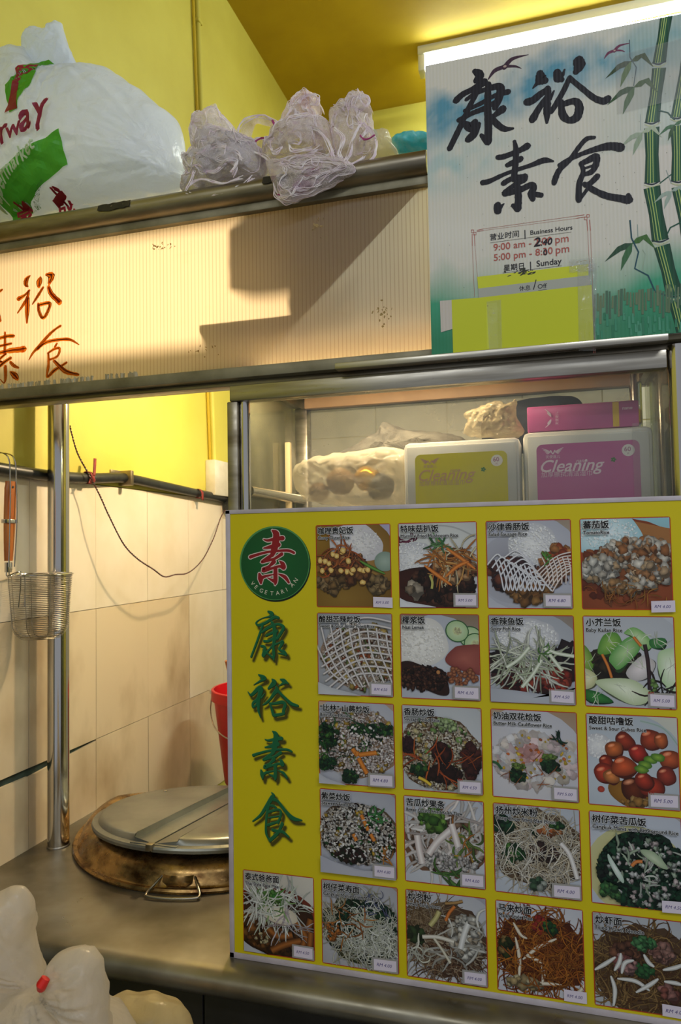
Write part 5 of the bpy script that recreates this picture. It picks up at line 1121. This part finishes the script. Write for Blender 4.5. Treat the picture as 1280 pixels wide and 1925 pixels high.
SC = [[(245, 115, 30), (275, 140, 50), (250, 175, 30)], [(300, 185, 45), (240, 225, 35), (170, 260, 35), (125, 300, 38)], [(285, 195, 30), (205, 350, 30), (150, 470, 32), (92, 590, 34), (85, 605, 30)],
 [(190, 295, 22), (250, 255, 25), (340, 222, 30), (405, 215, 42), (395, 290, 42), (372, 345, 32)], [(180, 365, 20), (270, 325, 25), (370, 270, 25), (455, 245, 32)], [(230, 380, 28), (300, 350, 28), (370, 315, 30)], [(145, 425, 30), (230, 380, 28), (330, 345, 28)],
 [(330, 200, 35), (325, 330, 38), (330, 450, 42), (328, 560, 42)], [(285, 520, 22), (322, 560, 38)], [(420, 355, 45), (375, 390, 30), (340, 420, 28)], [(345, 400, 28), (380, 445, 35), (430, 480, 32), (485, 478, 14)],
 [(185, 450, 40), (220, 470, 55), (245, 440, 40)], [(270, 450, 25), (240, 510, 45), (205, 545, 40)],
 [(655, 130, 40), (665, 165, 60), (690, 175, 40)], [(640, 190, 25), (612, 222, 8)], [(575, 310, 42), (610, 300, 42), (660, 260, 38), (700, 235, 35)], [(705, 225, 35), (705, 270, 30), (650, 350, 35), (610, 420, 42)], [(702, 290, 38), (702, 380, 38), (700, 440, 15)], [(745, 240, 10), (720, 290, 22)],
 [(765, 125, 40), (775, 155, 55), (795, 170, 30)], [(800, 140, 20), (812, 105, 10)], [(900, 50, 55), (905, 80, 60), (885, 120, 32)], [(845, 155, 28), (800, 250, 28), (730, 370, 28)], [(845, 160, 28), (930, 230, 28), (1000, 285, 32), (1060, 305, 38), (1085, 290, 40)],
 [(790, 310, 30), (800, 390, 40), (840, 425, 35), (890, 405, 45), (905, 340, 42), (875, 305, 38), (800, 325, 28)],
 [(390, 660, 30), (430, 655, 30), (520, 620, 30), (575, 590, 38)], [(495, 560, 18), (505, 620, 30), (500, 720, 34), (490, 800, 34)], [(450, 710, 28), (535, 670, 34)], [(295, 820, 30), (340, 810, 28), (450, 760, 22), (600, 710, 25), (680, 680, 32), (740, 685, 10)],
 [(425, 825, 30), (480, 795, 30), (560, 785, 36)], [(560, 800, 32), (490, 840, 28), (432, 885, 30)], [(435, 890, 32), (520, 870, 32), (600, 835, 34), (618, 855, 32), (600, 890, 36), (612, 925, 28)], [(600, 890, 30), (665, 900, 28)], [(515, 850, 36), (520, 920, 38), (515, 985, 40)], [(485, 965, 22), (510, 985, 30)], [(388, 965, 40), (390, 1000, 42)], [(400, 980, 30), (428, 955, 8)],
 [(1000, 535, 18), (950, 545, 25), (900, 600, 25), (850, 670, 28), (780, 740, 30), (752, 800, 32), (747, 822, 28)], [(780, 710, 22), (830, 680, 25), (930, 635, 25), (1040, 600, 36), (1110, 590, 42), (1165, 598, 46)],
 [(915, 700, 25), (960, 680, 32), (1010, 655, 36), (1012, 700, 34), (985, 750, 30), (930, 770, 22)], [(915, 700, 22), (930, 750, 25), (905, 830, 30), (902, 930, 32)], [(940, 730, 12), (985, 715, 14)], [(1020, 780, 32), (980, 820, 30), (945, 840, 22)], [(905, 930, 20), (950, 870, 18), (985, 810, 24)],
 [(940, 830, 26), (1000, 870, 30), (1080, 905, 34), (1160, 920, 36), (1218, 932, 42)], [(1215, 900, 24), (1222, 930, 36)]]
s = Sheet(YS-.0004); rr = random.Random(5)
for L in SC: s.brush(S1(L), 0x12101c, .07, rr)
s.build('brush_characters', M['sign'], ss)
# birds, bamboo, leaves, reeds
s = Sheet(YS-.0003)
s.clip = (SX0, SZ0+.0005, SX1, SZ1)
def px(x, y): p = at(x, y, YS); return (p.x, p.z)
def pl(pts, c): s.poly([px(*p) for p in pts], c)
def bird(ox, oy, k, c1, c2):
    s.brush([(*px(ox, oy), .0018*k), (*px(ox+12*k, oy-16*k), .0062*k), (*px(ox+32*k, oy-24*k), .006*k)], c1); s.brush([(*px(ox+30*k, oy-22*k), .0075*k), (*px(ox+45*k, oy-38*k), .0055*k), (*px(ox+75*k, oy-46*k), .0009)], c1)
    s.brush([(*px(ox+28*k, oy-24*k), .005*k), (*px(ox+50*k, oy-24*k), .0035*k), (*px(ox+62*k, oy-20*k), .0008)], c1); s.ell(*px(ox+31*k, oy-24*k), .0026*k, .0018*k, c2, c2, n=8)
bird(918, 149, 1.0, 0x3c2438, 0xb09a90); bird(1136, 110, .62, 0x6c3450, 0xb09a90)
def stalk(segs, k=1.):
    for (xa, ya, wa), (xb, yb, wb) in segs:
        pa, pb_ = px(xa, ya), px(xb, yb); sc_ = .00084
        s.rib([(*pa, wa*sc_), ((pa[0]+pb_[0])/2, (pa[1]+pb_[1])/2, (wa+wb)/2*.84*sc_), (*pb_, wb*sc_)], 0, 0x14593a, 0x0a3b28)
        for o, wl2 in ((-.12, 1.6), (.06, 1.1), (-.30, .9)):
            s.rib([(pa[0]+wa*sc_*o, pa[1], wl2*sc_), ((pa[0]+pb_[0])/2+(wa+wb)/2*sc_*o*.84, (pa[1]+pb_[1])/2, wl2*sc_), (pb_[0]+wb*sc_*o, pb_[1], wl2*sc_)], 0, 0xa8bc6a)
        s.brush([(pb_[0]-wb*sc_*.5, pb_[1]+.0014, .0012), (pb_[0], pb_[1]-.0022, .0022), (pb_[0]+wb*sc_*.5, pb_[1]+.0008, .0012)], 0x0c2430)
        s.brush([(pb_[0]-wb*sc_*.52, pb_[1]-.0016, .001), (pb_[0], pb_[1]-.0060, .0022), (pb_[0]+wb*sc_*.55, pb_[1]-.0022, .001)], 0xb8bc98)
stalk([((1254, 20, 20), (1239, 118, 21)), ((1239, 128, 22), (1226, 230, 23)), ((1225, 240, 24), (1226, 344, 24)), ((1225, 352, 26), (1241, 452, 26)), ((1244, 462, 25), (1268, 555, 26)), ((1271, 565, 24), (1290, 650, 24))])
stalk([((1300, 60, 20), (1274, 220, 22)), ((1275, 236, 24), (1276, 340, 24)), ((1278, 350, 26), (1300, 470, 26))])
def leaf3(ox, oy, k, cs):
    for (dx, dy), (mx_, my), c in (((-60, 40), (-22, 8), cs[0]), ((-25, 60), (-12, 22), cs[1]), ((52, 12), (22, -10), cs[2])):
        s.rib([(*q[:2], max(q[2], 0)) for q in [(*px(ox, oy), .0015*k), (*px(ox+mx_*k*.6, oy+my*k*.7), .0105*k), (*px(ox+mx_*k*1.3, oy+my*k*1.5), .0095*k), (*px(ox+dx*k, oy+dy*k), .0003)]], 0, c)
leaf3(1186, 116, .8, (0x35472a, 0x5f7a45, 0x3c5028)); leaf3(1192, 164, .85, (0x35542f, 0x4f7044, 0x42602f)); leaf3(1188, 458, .85, (0x264a34, 0x3c6a44, 0x3f6a30)); leaf3(1207, 250, .7, (0x9aa894, 0x8fa088, 0xa8b49c)); leaf3(1262, 360, .55, (0x9aaba0, 0x9aaba0, 0x9aaba0)); leaf3(1268, 235, .5, (0x3c6a44, 0x35542f, 0x3c6a44))
for pts, w_, c in (([(1183, 75), (1184, 108), (1196, 127), (1191, 162)], .0012, 0x4c6068), ([(1184, 414), (1187, 448), (1200, 474), (1193, 505), (1218, 518), (1231, 548), (1258, 558)], .0020, 0x1c4a58), ([(1198, 422), (1199, 447)], .0008, 0x8fa09c), ([(1238, 208), (1255, 212), (1268, 226)], .0018, 0x1c4a40), ([(1254, 440), (1260, 428), (1280, 418)], .0020, 0x14503c), ([(1240, 345), (1262, 328)], .0016, 0x14503c), ([(1204, 215), (1204, 245)], .0007, 0xa0aca8), ([(1252, 320), (1262, 345)], .0008, 0x8fa09c), ([(1208, 470), (1213, 478), (1207, 508)], .0008, 0x9cae9c)):
    s.rib([(*px(x, y), w_) for x, y in pts], 0, c)
rr = random.Random(9)
s.clip = (SX0, SZ0+.0005, SX1, SZ1)
for i in range(30):
    x = 1118+i*5.6; y0 = 556-(x-1118)*.10+rr.uniform(-8, 5); s.rib([(*px(x, y0), .0018+.002*rr.random()), (*px(x+rr.uniform(-1, 1), y0+rr.uniform(22, 55)), .003)], 0, rr.choice((0x5c7458, 0x4c6c58, 0x6b7c60)))
for i in range(44):
    x = 1118+rr.random()*165; y0 = 585+rr.random()*55; s.rib([(*px(x, y0), .0025), (*px(x+1, y0+rr.uniform(12, 34)), .0035)], 0, rr.choice((0x3f8a6c, 0x4c9478, 0x347a5c)))
for i in range(90):
    s.ell(*px(840+rr.random()*420, 130+rr.random()*500), .0005, .0004, 0x3a3230, 0x3a3230, n=5)
pl([(827, 566), (851, 564), (853, 618), (829, 625)], 0xc9c0b8)
s.clip = None
s.build('bamboo_picture', M['sign'], ss)
# hours notice
s = Sheet(YS-.0006)
def c2(x, y): return px(860+x/4.74, 390+y/4.74)
def tx(t, xa, ya, xb, col, bold=.005, **kw):
    a_, b_ = c2(xa, ya), c2(xb, ya); s.text(t, a_[0], a_[1], col, width=b_[0]-a_[0], bold=bold, res=3, **kw)
RED = 0xb05a50; BLK = 0x191722
for pts, w_ in (([(172, 205), (232, 192)], .0008), ([(172, 216), (232, 206)], .0008), ([(232, 192), (1050, 78)], .0004), ([(232, 206), (1060, 98)], .0003), ([(1050, 78), (1130, 66)], .0008), ([(1060, 98), (1130, 86)], .0008), ([(130, 235), (132, 345)], .0008), ([(150, 235), (155, 345)], .0008), ([(132, 345), (152, 800)], .0004), ([(155, 345), (185, 700)], .0003),
                ([(1152, 110), (1160, 210)], .0009), ([(1176, 110), (1184, 210)], .0009), ([(1160, 210), (1212, 1300)], .0004), ([(1184, 210), (1225, 1300)], .0004)):
    s.rib([(*c2(*p), w_) for p in pts], 0, RED)
for bx_, by in ((134, 212), (1162, 76)):
    for dx, dy, k in ((0, 0, 11), (20, 22, 12)):
        P = [(bx_+dx*(1 if bx_ < 500 else -1)+sx*k, by+dy+sy*k) for sx, sy in ((-1, -1), (1, -1), (1, 1), (-1, 1), (-1, -1))]; s.rib([(*c2(*p), .0008) for p in P], 0, RED)
tx('营业时间', 290, 292, 548, BLK, .012); tx('|', 598, 262, 605, BLK, .01); tx('Business Hours', 650, 246, 1025, BLK, .012)
tx('9:00 am -', 322, 388, 660, RED, .015); tx('2:00', 682, 345, 845, RED, .015); tx('pm', 872, 320, 990, RED, .015)
tx('5:00 pm -', 325, 478, 664, RED, .015); tx('8:30', 695, 432, 848, RED, .015); tx('pm', 876, 412, 996, RED, .015)
tx('星期日', 412, 565, 592, BLK, .012); tx('|', 648, 545, 655, BLK, .01); tx('Sunday', 705, 528, 928, BLK, .012)
for xa, ya, xb, yb in ((292, 316, 1013, 220), (402, 585, 928, 520)): s.rib([(*c2(xa, ya), .0004), (*c2(xb, yb), .0004)], 0, BLK)
tx('2', 682, 350, 738, 0x171220, .03, shear=.2); tx(':40', 742, 342, 845, 0x171220, .03, shear=.2); tx('0', 766, 428, 800, 0x171220, .03)
s.build('hours_notice', M['sign'], ss)
s = Sheet(YS-.0012)
s.poly([px(*p) for p in ((897, 521), (1106, 497), (1106, 518), (899, 543))], 0xc9cf22); s.poly([px(*p) for p in ((899, 543), (1106, 518), (1110, 536), (900, 562))], 0xa8aaa0)
s.poly([px(*p) for p in ((849, 564), (901, 560), (1112, 536), (1116, 645), (1110, 648), (852, 668))], 0xc4ca18)
for i in range(26):
    p = px(985+rr.gauss(0, 12), 512+rr.gauss(0, 3)); s.ell(*p, rr.uniform(.001, .005), rr.uniform(.0005, .0012), 0x1a1a10, 0x2a2a14, R(rr.uniform(0, 20)), 7, .4, rr)
s.rib([(*px(924, 570), .016), (*px(926, 655), .016)], 0, 0xccd23c)
a_, b_ = c2(550, 745), c2(650, 745); s.text('休息', a_[0], a_[1], BLK, width=b_[0]-a_[0], bold=.01); a_, b_ = c2(672, 735), c2(700, 735); s.text('/', a_[0], a_[1], BLK, width=.0055); a_, b_ = c2(715, 728), c2(797, 728); s.text('Off', a_[0], a_[1], BLK, width=b_[0]-a_[0], bold=.012)
s.rib([(*c2(718, 742), .0005), (*c2(797, 732), .0005)], 0, BLK)
o = s.build('yellow_paper_strip', M['print'], ss)
# clear sticky tape, crinkled, over the paper
def ctape(p0, p1, p2, p3, seed):
    A_, B_, C_, D_ = [Vector((px(*p)[0], 0, px(*p)[1])) for p in (p0, p1, p2, p3)]
    def f(u, v):
        p = A_.lerp(B_, u).lerp(D_.lerp(C_, u), v); q = noise.noise(Vector((p.x*160, p.z*160, seed)))
        return (p.x, YS-.0017-.0022*abs(q)-.0008*noise.noise(Vector((p.x*600, p.z*600, 2))), p.z)
    G().grid(f, 40, 60).build('clear_tape', M['clearwrap'], ss)
ctape((1085, 500), (1122, 494), (1120, 660), (1088, 660), 1); ctape((915, 568), (942, 564), (944, 668), (920, 668), 2); ctape((1070, 490), (1115, 484), (1118, 510), (1070, 514), 3)
# large clear film panel patch at the top
G().grid(lambda u, v: (.105+u*.14-.0*v, YS-.0016, 2.105+v*.085+u*.012), 4, 4).build('clear_tape', M['clearwrap'], ss)

# ================================================================== things on top of the canopy
ZT = 2.107
def film_obj(name, parts_, m, label, cat, group=None):
    g = G()
    for vs, fs in parts_: g.add(vs, fs)
    o = g.build(name, m, ang=180); return tag(o, label, cat, group)
body = inflate([(-30, 200), (-10, 150), (20, 100), (60, 100), (95, 130), (150, 136), (205, 134), (245, 158), (300, 200), (331, 225), (342, 262), (347, 320), (330, 350), (250, 368), (150, 388), (60, 402), (0, 411), (-40, 414), (-50, 330)], 1.20, .095, 3, center=(130, 280), amp=.0085, freq=11, rings=44, per=9, knots=((146, 136, 7), (345, 330, 8)))
ear = inflate([(48, 62), (60, 52), (92, 54), (100, 44), (114, 42), (122, 70), (136, 105), (147, 135), (130, 175), (70, 170), (48, 120), (42, 82)], 1.175, .018, 8, amp=.007, freq=30, rings=20, per=7)
sbg = film_obj('shopping_bag', [body, ear], M['film'], 'bulging white shopping bag with red and green printing on top of the canopy', 'bag')
bv = BVHTree.FromPolygons([Vector(v) for v in body[0]]+[Vector(v) for v in ear[0]], list(body[1])+[tuple(i+len(body[0]) for i in f) for f in ear[1]])
def drape(v):
    h = bv.ray_cast(Vector((v[0], .9, v[2])), Vector((0, 1, 0)))
    y = h[0].y if h[0] else 1.2
    return (v[0], y-.0016-(1.2-v[1])*.0, v[2])
def drape_sheet(s, name):
    # finer geometry follows the crumples
    me = bpy.data.meshes.new('t'); me.from_pydata(s.v, [], s.f); ca = me.color_attributes.new('Col', 'FLOAT_COLOR', 'POINT')
    for i, c in enumerate(s.c): ca.data[i].color = (*c, 1)
    bm = bmesh.new(); bm.from_mesh(me); bmesh.ops.triangulate(bm, faces=bm.faces)
    for _ in range(4):
        es = [e for e in bm.edges if e.calc_length() > .008]
        if not es: break
        bmesh.ops.subdivide_edges(bm, edges=es, cuts=1); bmesh.ops.triangulate(bm, faces=bm.faces)
    for v in bm.verts:
        k = (1.2-v.co.y)*1.2; d = drape(v.co); v.co = Vector((d[0], d[1]-k, d[2]))
    bm.to_mesh(me); bm.free(); me.materials.append(M['bagink']); o = bpy.data.objects.new(name, me); COL.objects.link(o); o.parent = sbg; return o
YK = 1.106
def pk(x, y): p = at(x, y, YK); return (p.x, p.z)
s = Sheet(1.2, 4e-4)
s.poly([pk(*p) for p in ((22, 215), (14, 190), (10, 160), (25, 140), (38, 95), (46, 85), (60, 82), (70, 90), (52, 105), (54, 120), (54, 160), (40, 195), (38, 208))], 0x55a82c)
s.poly([pk(*p) for p in ((10, 214), (22, 180), (30, 140), (25, 125), (40, 98), (50, 98), (52, 115), (42, 130), (36, 160), (38, 208))], 0xa02a38)
s.poly([pk(*p) for p in ((-40, 345), (-5, 318), (8, 306), (40, 285), (116, 246), (118, 302), (50, 335), (0, 362), (-40, 380))], 0x55b038)
for ch, x, y, w_ in (('s', -14, 287, 20), ('r', 8, 275, 17), ('w', 28, 268, 20), ('a', 50, 256, 17), ('y', 74, 240, 26)):
    a_ = pk(x, y); s.text(ch, a_[0], a_[1], 0xa02a4c, width=w_*.00165, bold=.04, shear=.35, rot=R(21))
a_ = pk(-52, 372); s.text('Supermarket', a_[0]+.008, a_[1]+.001, 0xd8e8c8, width=.162, bold=.02, shear=.35, rot=R(24))
a_ = pk(-10, 378); s.text('SARIKEI SDN. BHD. (CO.NO.407203-M)', a_[0], a_[1], 0x4c7c50, width=.098, rot=R(20))
for ch, x, y in (('成', 60, 384), ('家', -16, 404)): a_ = pk(x, y); s.text(ch, a_[0], a_[1]+.006, 0xa8283c, width=.038, bold=.03, rot=R(12))
drape_sheet(s, 'bag_printing')['label'] = 'red and green supermarket printing'

# netting bundles
def threads(paths, Y, r, m, name, parent, jit=3, n=3):
    g = G()
    for P in paths:
        for k in range(n):
            o = [(rnd.uniform(-jit, jit), rnd.uniform(-jit, jit)) for _ in P]
            pts = [at(320+(x+dx*2.46)/2.4615, 120+(y+dy*2.46)/2.4615, Y+yy) for (x, y, yy), (dx, dy) in zip(P, o)]
            pts = spline(pts, 8); pts = [q+Vector((noise.noise(q*90), noise.noise(q*90+Vector((5, 0, 0))), noise.noise(q*90+Vector((0, 9, 0)))))*.0014 for q in pts]
            g.tube(pts, r, 4, cap=False)
    return g.build(name, m, parent)
def C2(L): return [(320+x/2.4615, 120+y/2.4615) for x, y in L]
n1 = [inflate(C2([(105, 300), (130, 250), (215, 215), (250, 250), (310, 330), (330, 400), (250, 440), (140, 440), (105, 380)]), 1.14, .03, 41, amp=.012, freq=34, rings=20),
      inflate(C2([(75, 470), (120, 440), (230, 400), (330, 380), (420, 400), (440, 520), (380, 530), (300, 560), (180, 600), (90, 610), (68, 590), (100, 550)]), 1.115, .045, 42, amp=.013, freq=32, rings=22),
      inflate(C2([(160, 340), (260, 330), (400, 380), (450, 450), (430, 520), (300, 540), (180, 520), (130, 430)]), 1.13, .05, 44, amp=.015, freq=38, rings=20)]
nb1 = film_obj('netting_bundle', n1, M['net2'], 'scrunched pale lilac lace netting between the shopping bag and the tall netting', 'netting', 'netting on the canopy')
threads([[(80, 600, -.05), (160, 610, -.05), (260, 585, -.05), (340, 565, -.05), (385, 520, -.045)], [(90, 560, -.05), (150, 540, -.05), (240, 560, -.05), (330, 520, -.05)], [(120, 480, -.045), (200, 500, -.05), (260, 450, -.05), (300, 470, -.05), (290, 520, -.05)], [(130, 430, -.04), (210, 380, -.05), (300, 400, -.05), (330, 440, -.05)], [(75, 470, -.04), (110, 500, -.05), (75, 580, -.05)], [(230, 470, -.05), (270, 440, -.06), (310, 450, -.05), (280, 500, -.06)]], 1.12, .0008, M['hem'], 'hem_threads', nb1, 4, 4)
n2 = [inflate(C2([(520, 285), (545, 225), (590, 170), (640, 138), (680, 155), (682, 180), (665, 250), (700, 270), (680, 320), (600, 330), (540, 320)]), 1.135, .025, 51, amp=.008, freq=36, rings=18, pleat=6),
      inflate(C2([(742, 250), (770, 225), (830, 190), (860, 155), (900, 150), (912, 175), (932, 230), (932, 290), (945, 360), (930, 430), (860, 480), (790, 470), (760, 400), (750, 310)]), 1.12, .035, 52, amp=.010, freq=36, rings=22, pleat=6),
      inflate(C2([(450, 400), (480, 360), (540, 300), (640, 270), (720, 270), (760, 330), (770, 420), (700, 460), (580, 470), (480, 470), (440, 440)]), 1.11, .045, 53, amp=.012, freq=34, rings=22),
      inflate(C2([(445, 450), (470, 540), (500, 610), (545, 645), (600, 630), (700, 590), (800, 530), (860, 490), (780, 440), (660, 420), (540, 440)]), 1.068, .012, 54, amp=.006, freq=30, rings=16)]
nb2 = film_obj('netting_bundle', n2, M['net'], 'tall looped pinkish white netting drooping over the canopy edge', 'netting', 'netting on the canopy')
LPS = [[(330, 400, -.02), (310, 330, -.02), (350, 262, -.02), (430, 242, -.02), (500, 272, -.02), (525, 318, -.02), (470, 350, -.02), (400, 350, -.02), (390, 370, -.02)],
       [(320, 370, -.03), (370, 400, -.03), (430, 430, -.04), (480, 462, -.05), (560, 452, -.05), (640, 420, -.055), (700, 385, -.05)],
       [(540, 330, -.05), (600, 290, -.055), (680, 310, -.06), (730, 370, -.06), (760, 450, -.06), (800, 460, -.06), (830, 410, -.06), (850, 330, -.055), (900, 280, -.05), (940, 330, -.05)],
       [(480, 560, -.055), (520, 500, -.055), (600, 470, -.055), (700, 435, -.055), (760, 400, -.055)], [(480, 560, -.055), (490, 610, -.055), (545, 645, -.055), (610, 620, -.055), (640, 600, -.055)], [(640, 605, -.05), (740, 570, -.05), (850, 500, -.05), (940, 430, -.05), (950, 350, -.045)],
       [(750, 290, -.04), (770, 230, -.04), (830, 195, -.04), (865, 155, -.04), (910, 160, -.04), (905, 200, -.04), (860, 210, -.045)], [(520, 280, -.02), (560, 215, -.02), (620, 145, -.02), (680, 155, -.02), (678, 190, -.02), (650, 180, -.02)],
       [(460, 380, -.05), (490, 360, -.055), (510, 390, -.055), (480, 410, -.055), (460, 385, -.05)], [(545, 320, -.05), (600, 330, -.06), (600, 370, -.06), (550, 360, -.06), (570, 400, -.06), (660, 390, -.06)], [(760, 300, -.05), (800, 350, -.055), (780, 420, -.055), (830, 470, -.055), (900, 430, -.055)], [(880, 350, -.05), (920, 300, -.05), (945, 350, -.05)]]
threads(LPS, 1.125, .0008, M['hem'], 'hem_threads', nb2, 4, 5)
def ruffles(lobes, m, parent, seed):
    # lace edges following the folds of each lobe
    rr = random.Random(seed); g = G()
    for (vs, fs), rings in lobes:
        n = len(vs)//2//(rings+1)
        for q in range(16):
            k = int(rings*rr.uniform(.25, .98)); a0 = rr.randrange(n); ln = int(n*rr.uniform(.2, .5)); dr = rr.uniform(-.5, .5)*rings/ln*rr.choice((0, 1, 1)); pts = []
            for i in range(0, ln, 2):
                kk = max(0, min(rings, int(k+dr*i+2.2*math.sin(i*.35+q)))); v = vs[kk*n+(a0+i) % n]; pts.append(Vector(v)+Vector((0, -.0012, 0)))
            if len(pts) > 3:
                pts = spline(pts, 3)
                for o in range(2): g.tube([p+Vector((noise.noise(p*120+Vector((o*9, 0, 0)))*.0022, -.0006*o, noise.noise(p*120+Vector((0, o*9, 0)))*.0022+.0016*o)) for p in pts], .00055, 4, cap=False)
    return tag(g.build('lace_edges', m, parent), kind='stuff')
ruffles(list(zip(n2, (18, 22, 22, 16))), M['hem'], nb2, 4); ruffles(list(zip(n1, (20, 22, 20))), M['hem'], nb1, 6)
# net bands between the loops
g = G()
for P in LPS[:3]+LPS[6:8]:
    pts = spline([at(320+x/2.4615, 120+y/2.4615, 1.125+yy) for x, y, yy in P], 10)
    g.grid(lambda u, v: (pts[int(u*(len(pts)-1))]+Vector((.006*math.sin(u*9), .026*v+.006*math.sin(u*25+v*3), .004*math.sin(u*31)*v))), len(pts), 6)
g.build('net_band', M['net'], nb2)
threads([[(470, 262, -.03), (490, 300, -.03), (525, 322, -.03)], [(395, 360, -.03), (420, 340, -.03), (455, 350, -.04)], [(580, 500, -.06), (640, 490, -.06), (685, 495, -.06), (680, 515, -.06), (590, 520, -.06)], [(880, 330, -.05), (900, 350, -.055), (945, 330, -.055)], [(500, 605, -.06), (515, 612, -.06)]], 1.125, .0009, M['pinkthread'], 'pink_threads', nb2, 1.5, 3)['kind'] = 'stuff'
film_obj('clear_bag', [inflate(C2([(930, 330), (985, 310), (1015, 320), (1025, 370), (1050, 410), (960, 440), (930, 430)]), 1.14, .02, 61, amp=.007, freq=36, rings=14)], M['film_clear'], 'small crumpled clear bag between the netting and the cyan plastic', 'bag')
film_obj('cyan_plastic', [inflate(C2([(1020, 375), (1060, 355), (1110, 345), (1160, 350), (1260, 365), (1300, 420), (1200, 430), (1060, 425)]), 1.22, .04, 62, amp=.006, freq=26, rings=18), inflate(C2([(915, 300), (935, 300), (960, 325), (940, 335), (910, 330)]), 1.18, .01, 63, rings=8)], M['cyan'], 'crumpled cyan plastic sheet beside the shop sign', 'plastic sheet')

# ================================================================== foreground: table and tied takeaway bags
YF = .75
tb = thing('side_table', 'steel topped side table in front of the counter carrying the tied bags', 'table', (-.62, .74, 0))
G().box((-1.10, .55, .775), (-.22, .97, .80), .004).build('table_top', M['steel_dull'], tb)
for x in (-1.08, -.25):
    for y in (.57, .94): G().box((x-.012, y-.012, 0), (x+.012, y+.012, .775), .002).build('leg', M['steel'], tb)
bodyA = inflate([(-60, 1900), (-10, 1860), (50, 1850), (82, 1848), (120, 1858), (170, 1890), (215, 1930), (250, 1990), (260, 2080), (230, 2160), (120, 2176), (-20, 2176), (-90, 2120), (-100, 1990)], YF, .075, 71, center=(82, 1990), amp=.008, freq=14, rings=44, per=8, knots=((82, 1848, 4.5),), flat_bottom=.8005)
earL = inflate([(78, 1850), (60, 1800), (52, 1760), (56, 1710), (40, 1668), (10, 1672), (-30, 1690), (-70, 1730), (-70, 1800), (-40, 1850), (10, 1872), (60, 1862)], YF+.01, .028, 72, center=(10, 1790), amp=.006, freq=16, rings=30, per=7, knots=((80, 1850, 5),))
earR = inflate([(84, 1850), (96, 1810), (110, 1790), (150, 1782), (178, 1800), (192, 1850), (198, 1900), (200, 1960), (150, 1940), (110, 1890)], YF-.015, .026, 73, center=(140, 1855), amp=.006, freq=16, rings=30, per=7, knots=((84, 1850, 5),))
ta = film_obj('takeaway_bag', [bodyA, earL, earR], M['film_warm'], 'tied white takeaway bag sealed with red tape at the lower left', 'bag', 'takeaway bags')
p = at(82, 1848, YF-.045)
G().tube([p+Vector((-.003, 0, -.006)), p+Vector((0, -.003, .0)), p+Vector((.003, 0, .006))], [.0050, .0062, .0052], 12).build('red_tape', M['redtape'], ta)
bodyB = inflate([(190, 1890), (230, 1876), (280, 1878), (320, 1895), (350, 1935), (370, 2000), (365, 2100), (320, 2165), (230, 2175), (180, 2100), (170, 1980)], YF+.135, .055, 81, amp=.009, freq=15, rings=34, per=8, flat_bottom=.8005)
film_obj('takeaway_bag', [bodyB], plastic_film('yellowish_bag_film', 0xd9c898, .4, .1, .3), 'lower yellowish bag bulging right of the tied white bag', 'bag', 'takeaway bags')
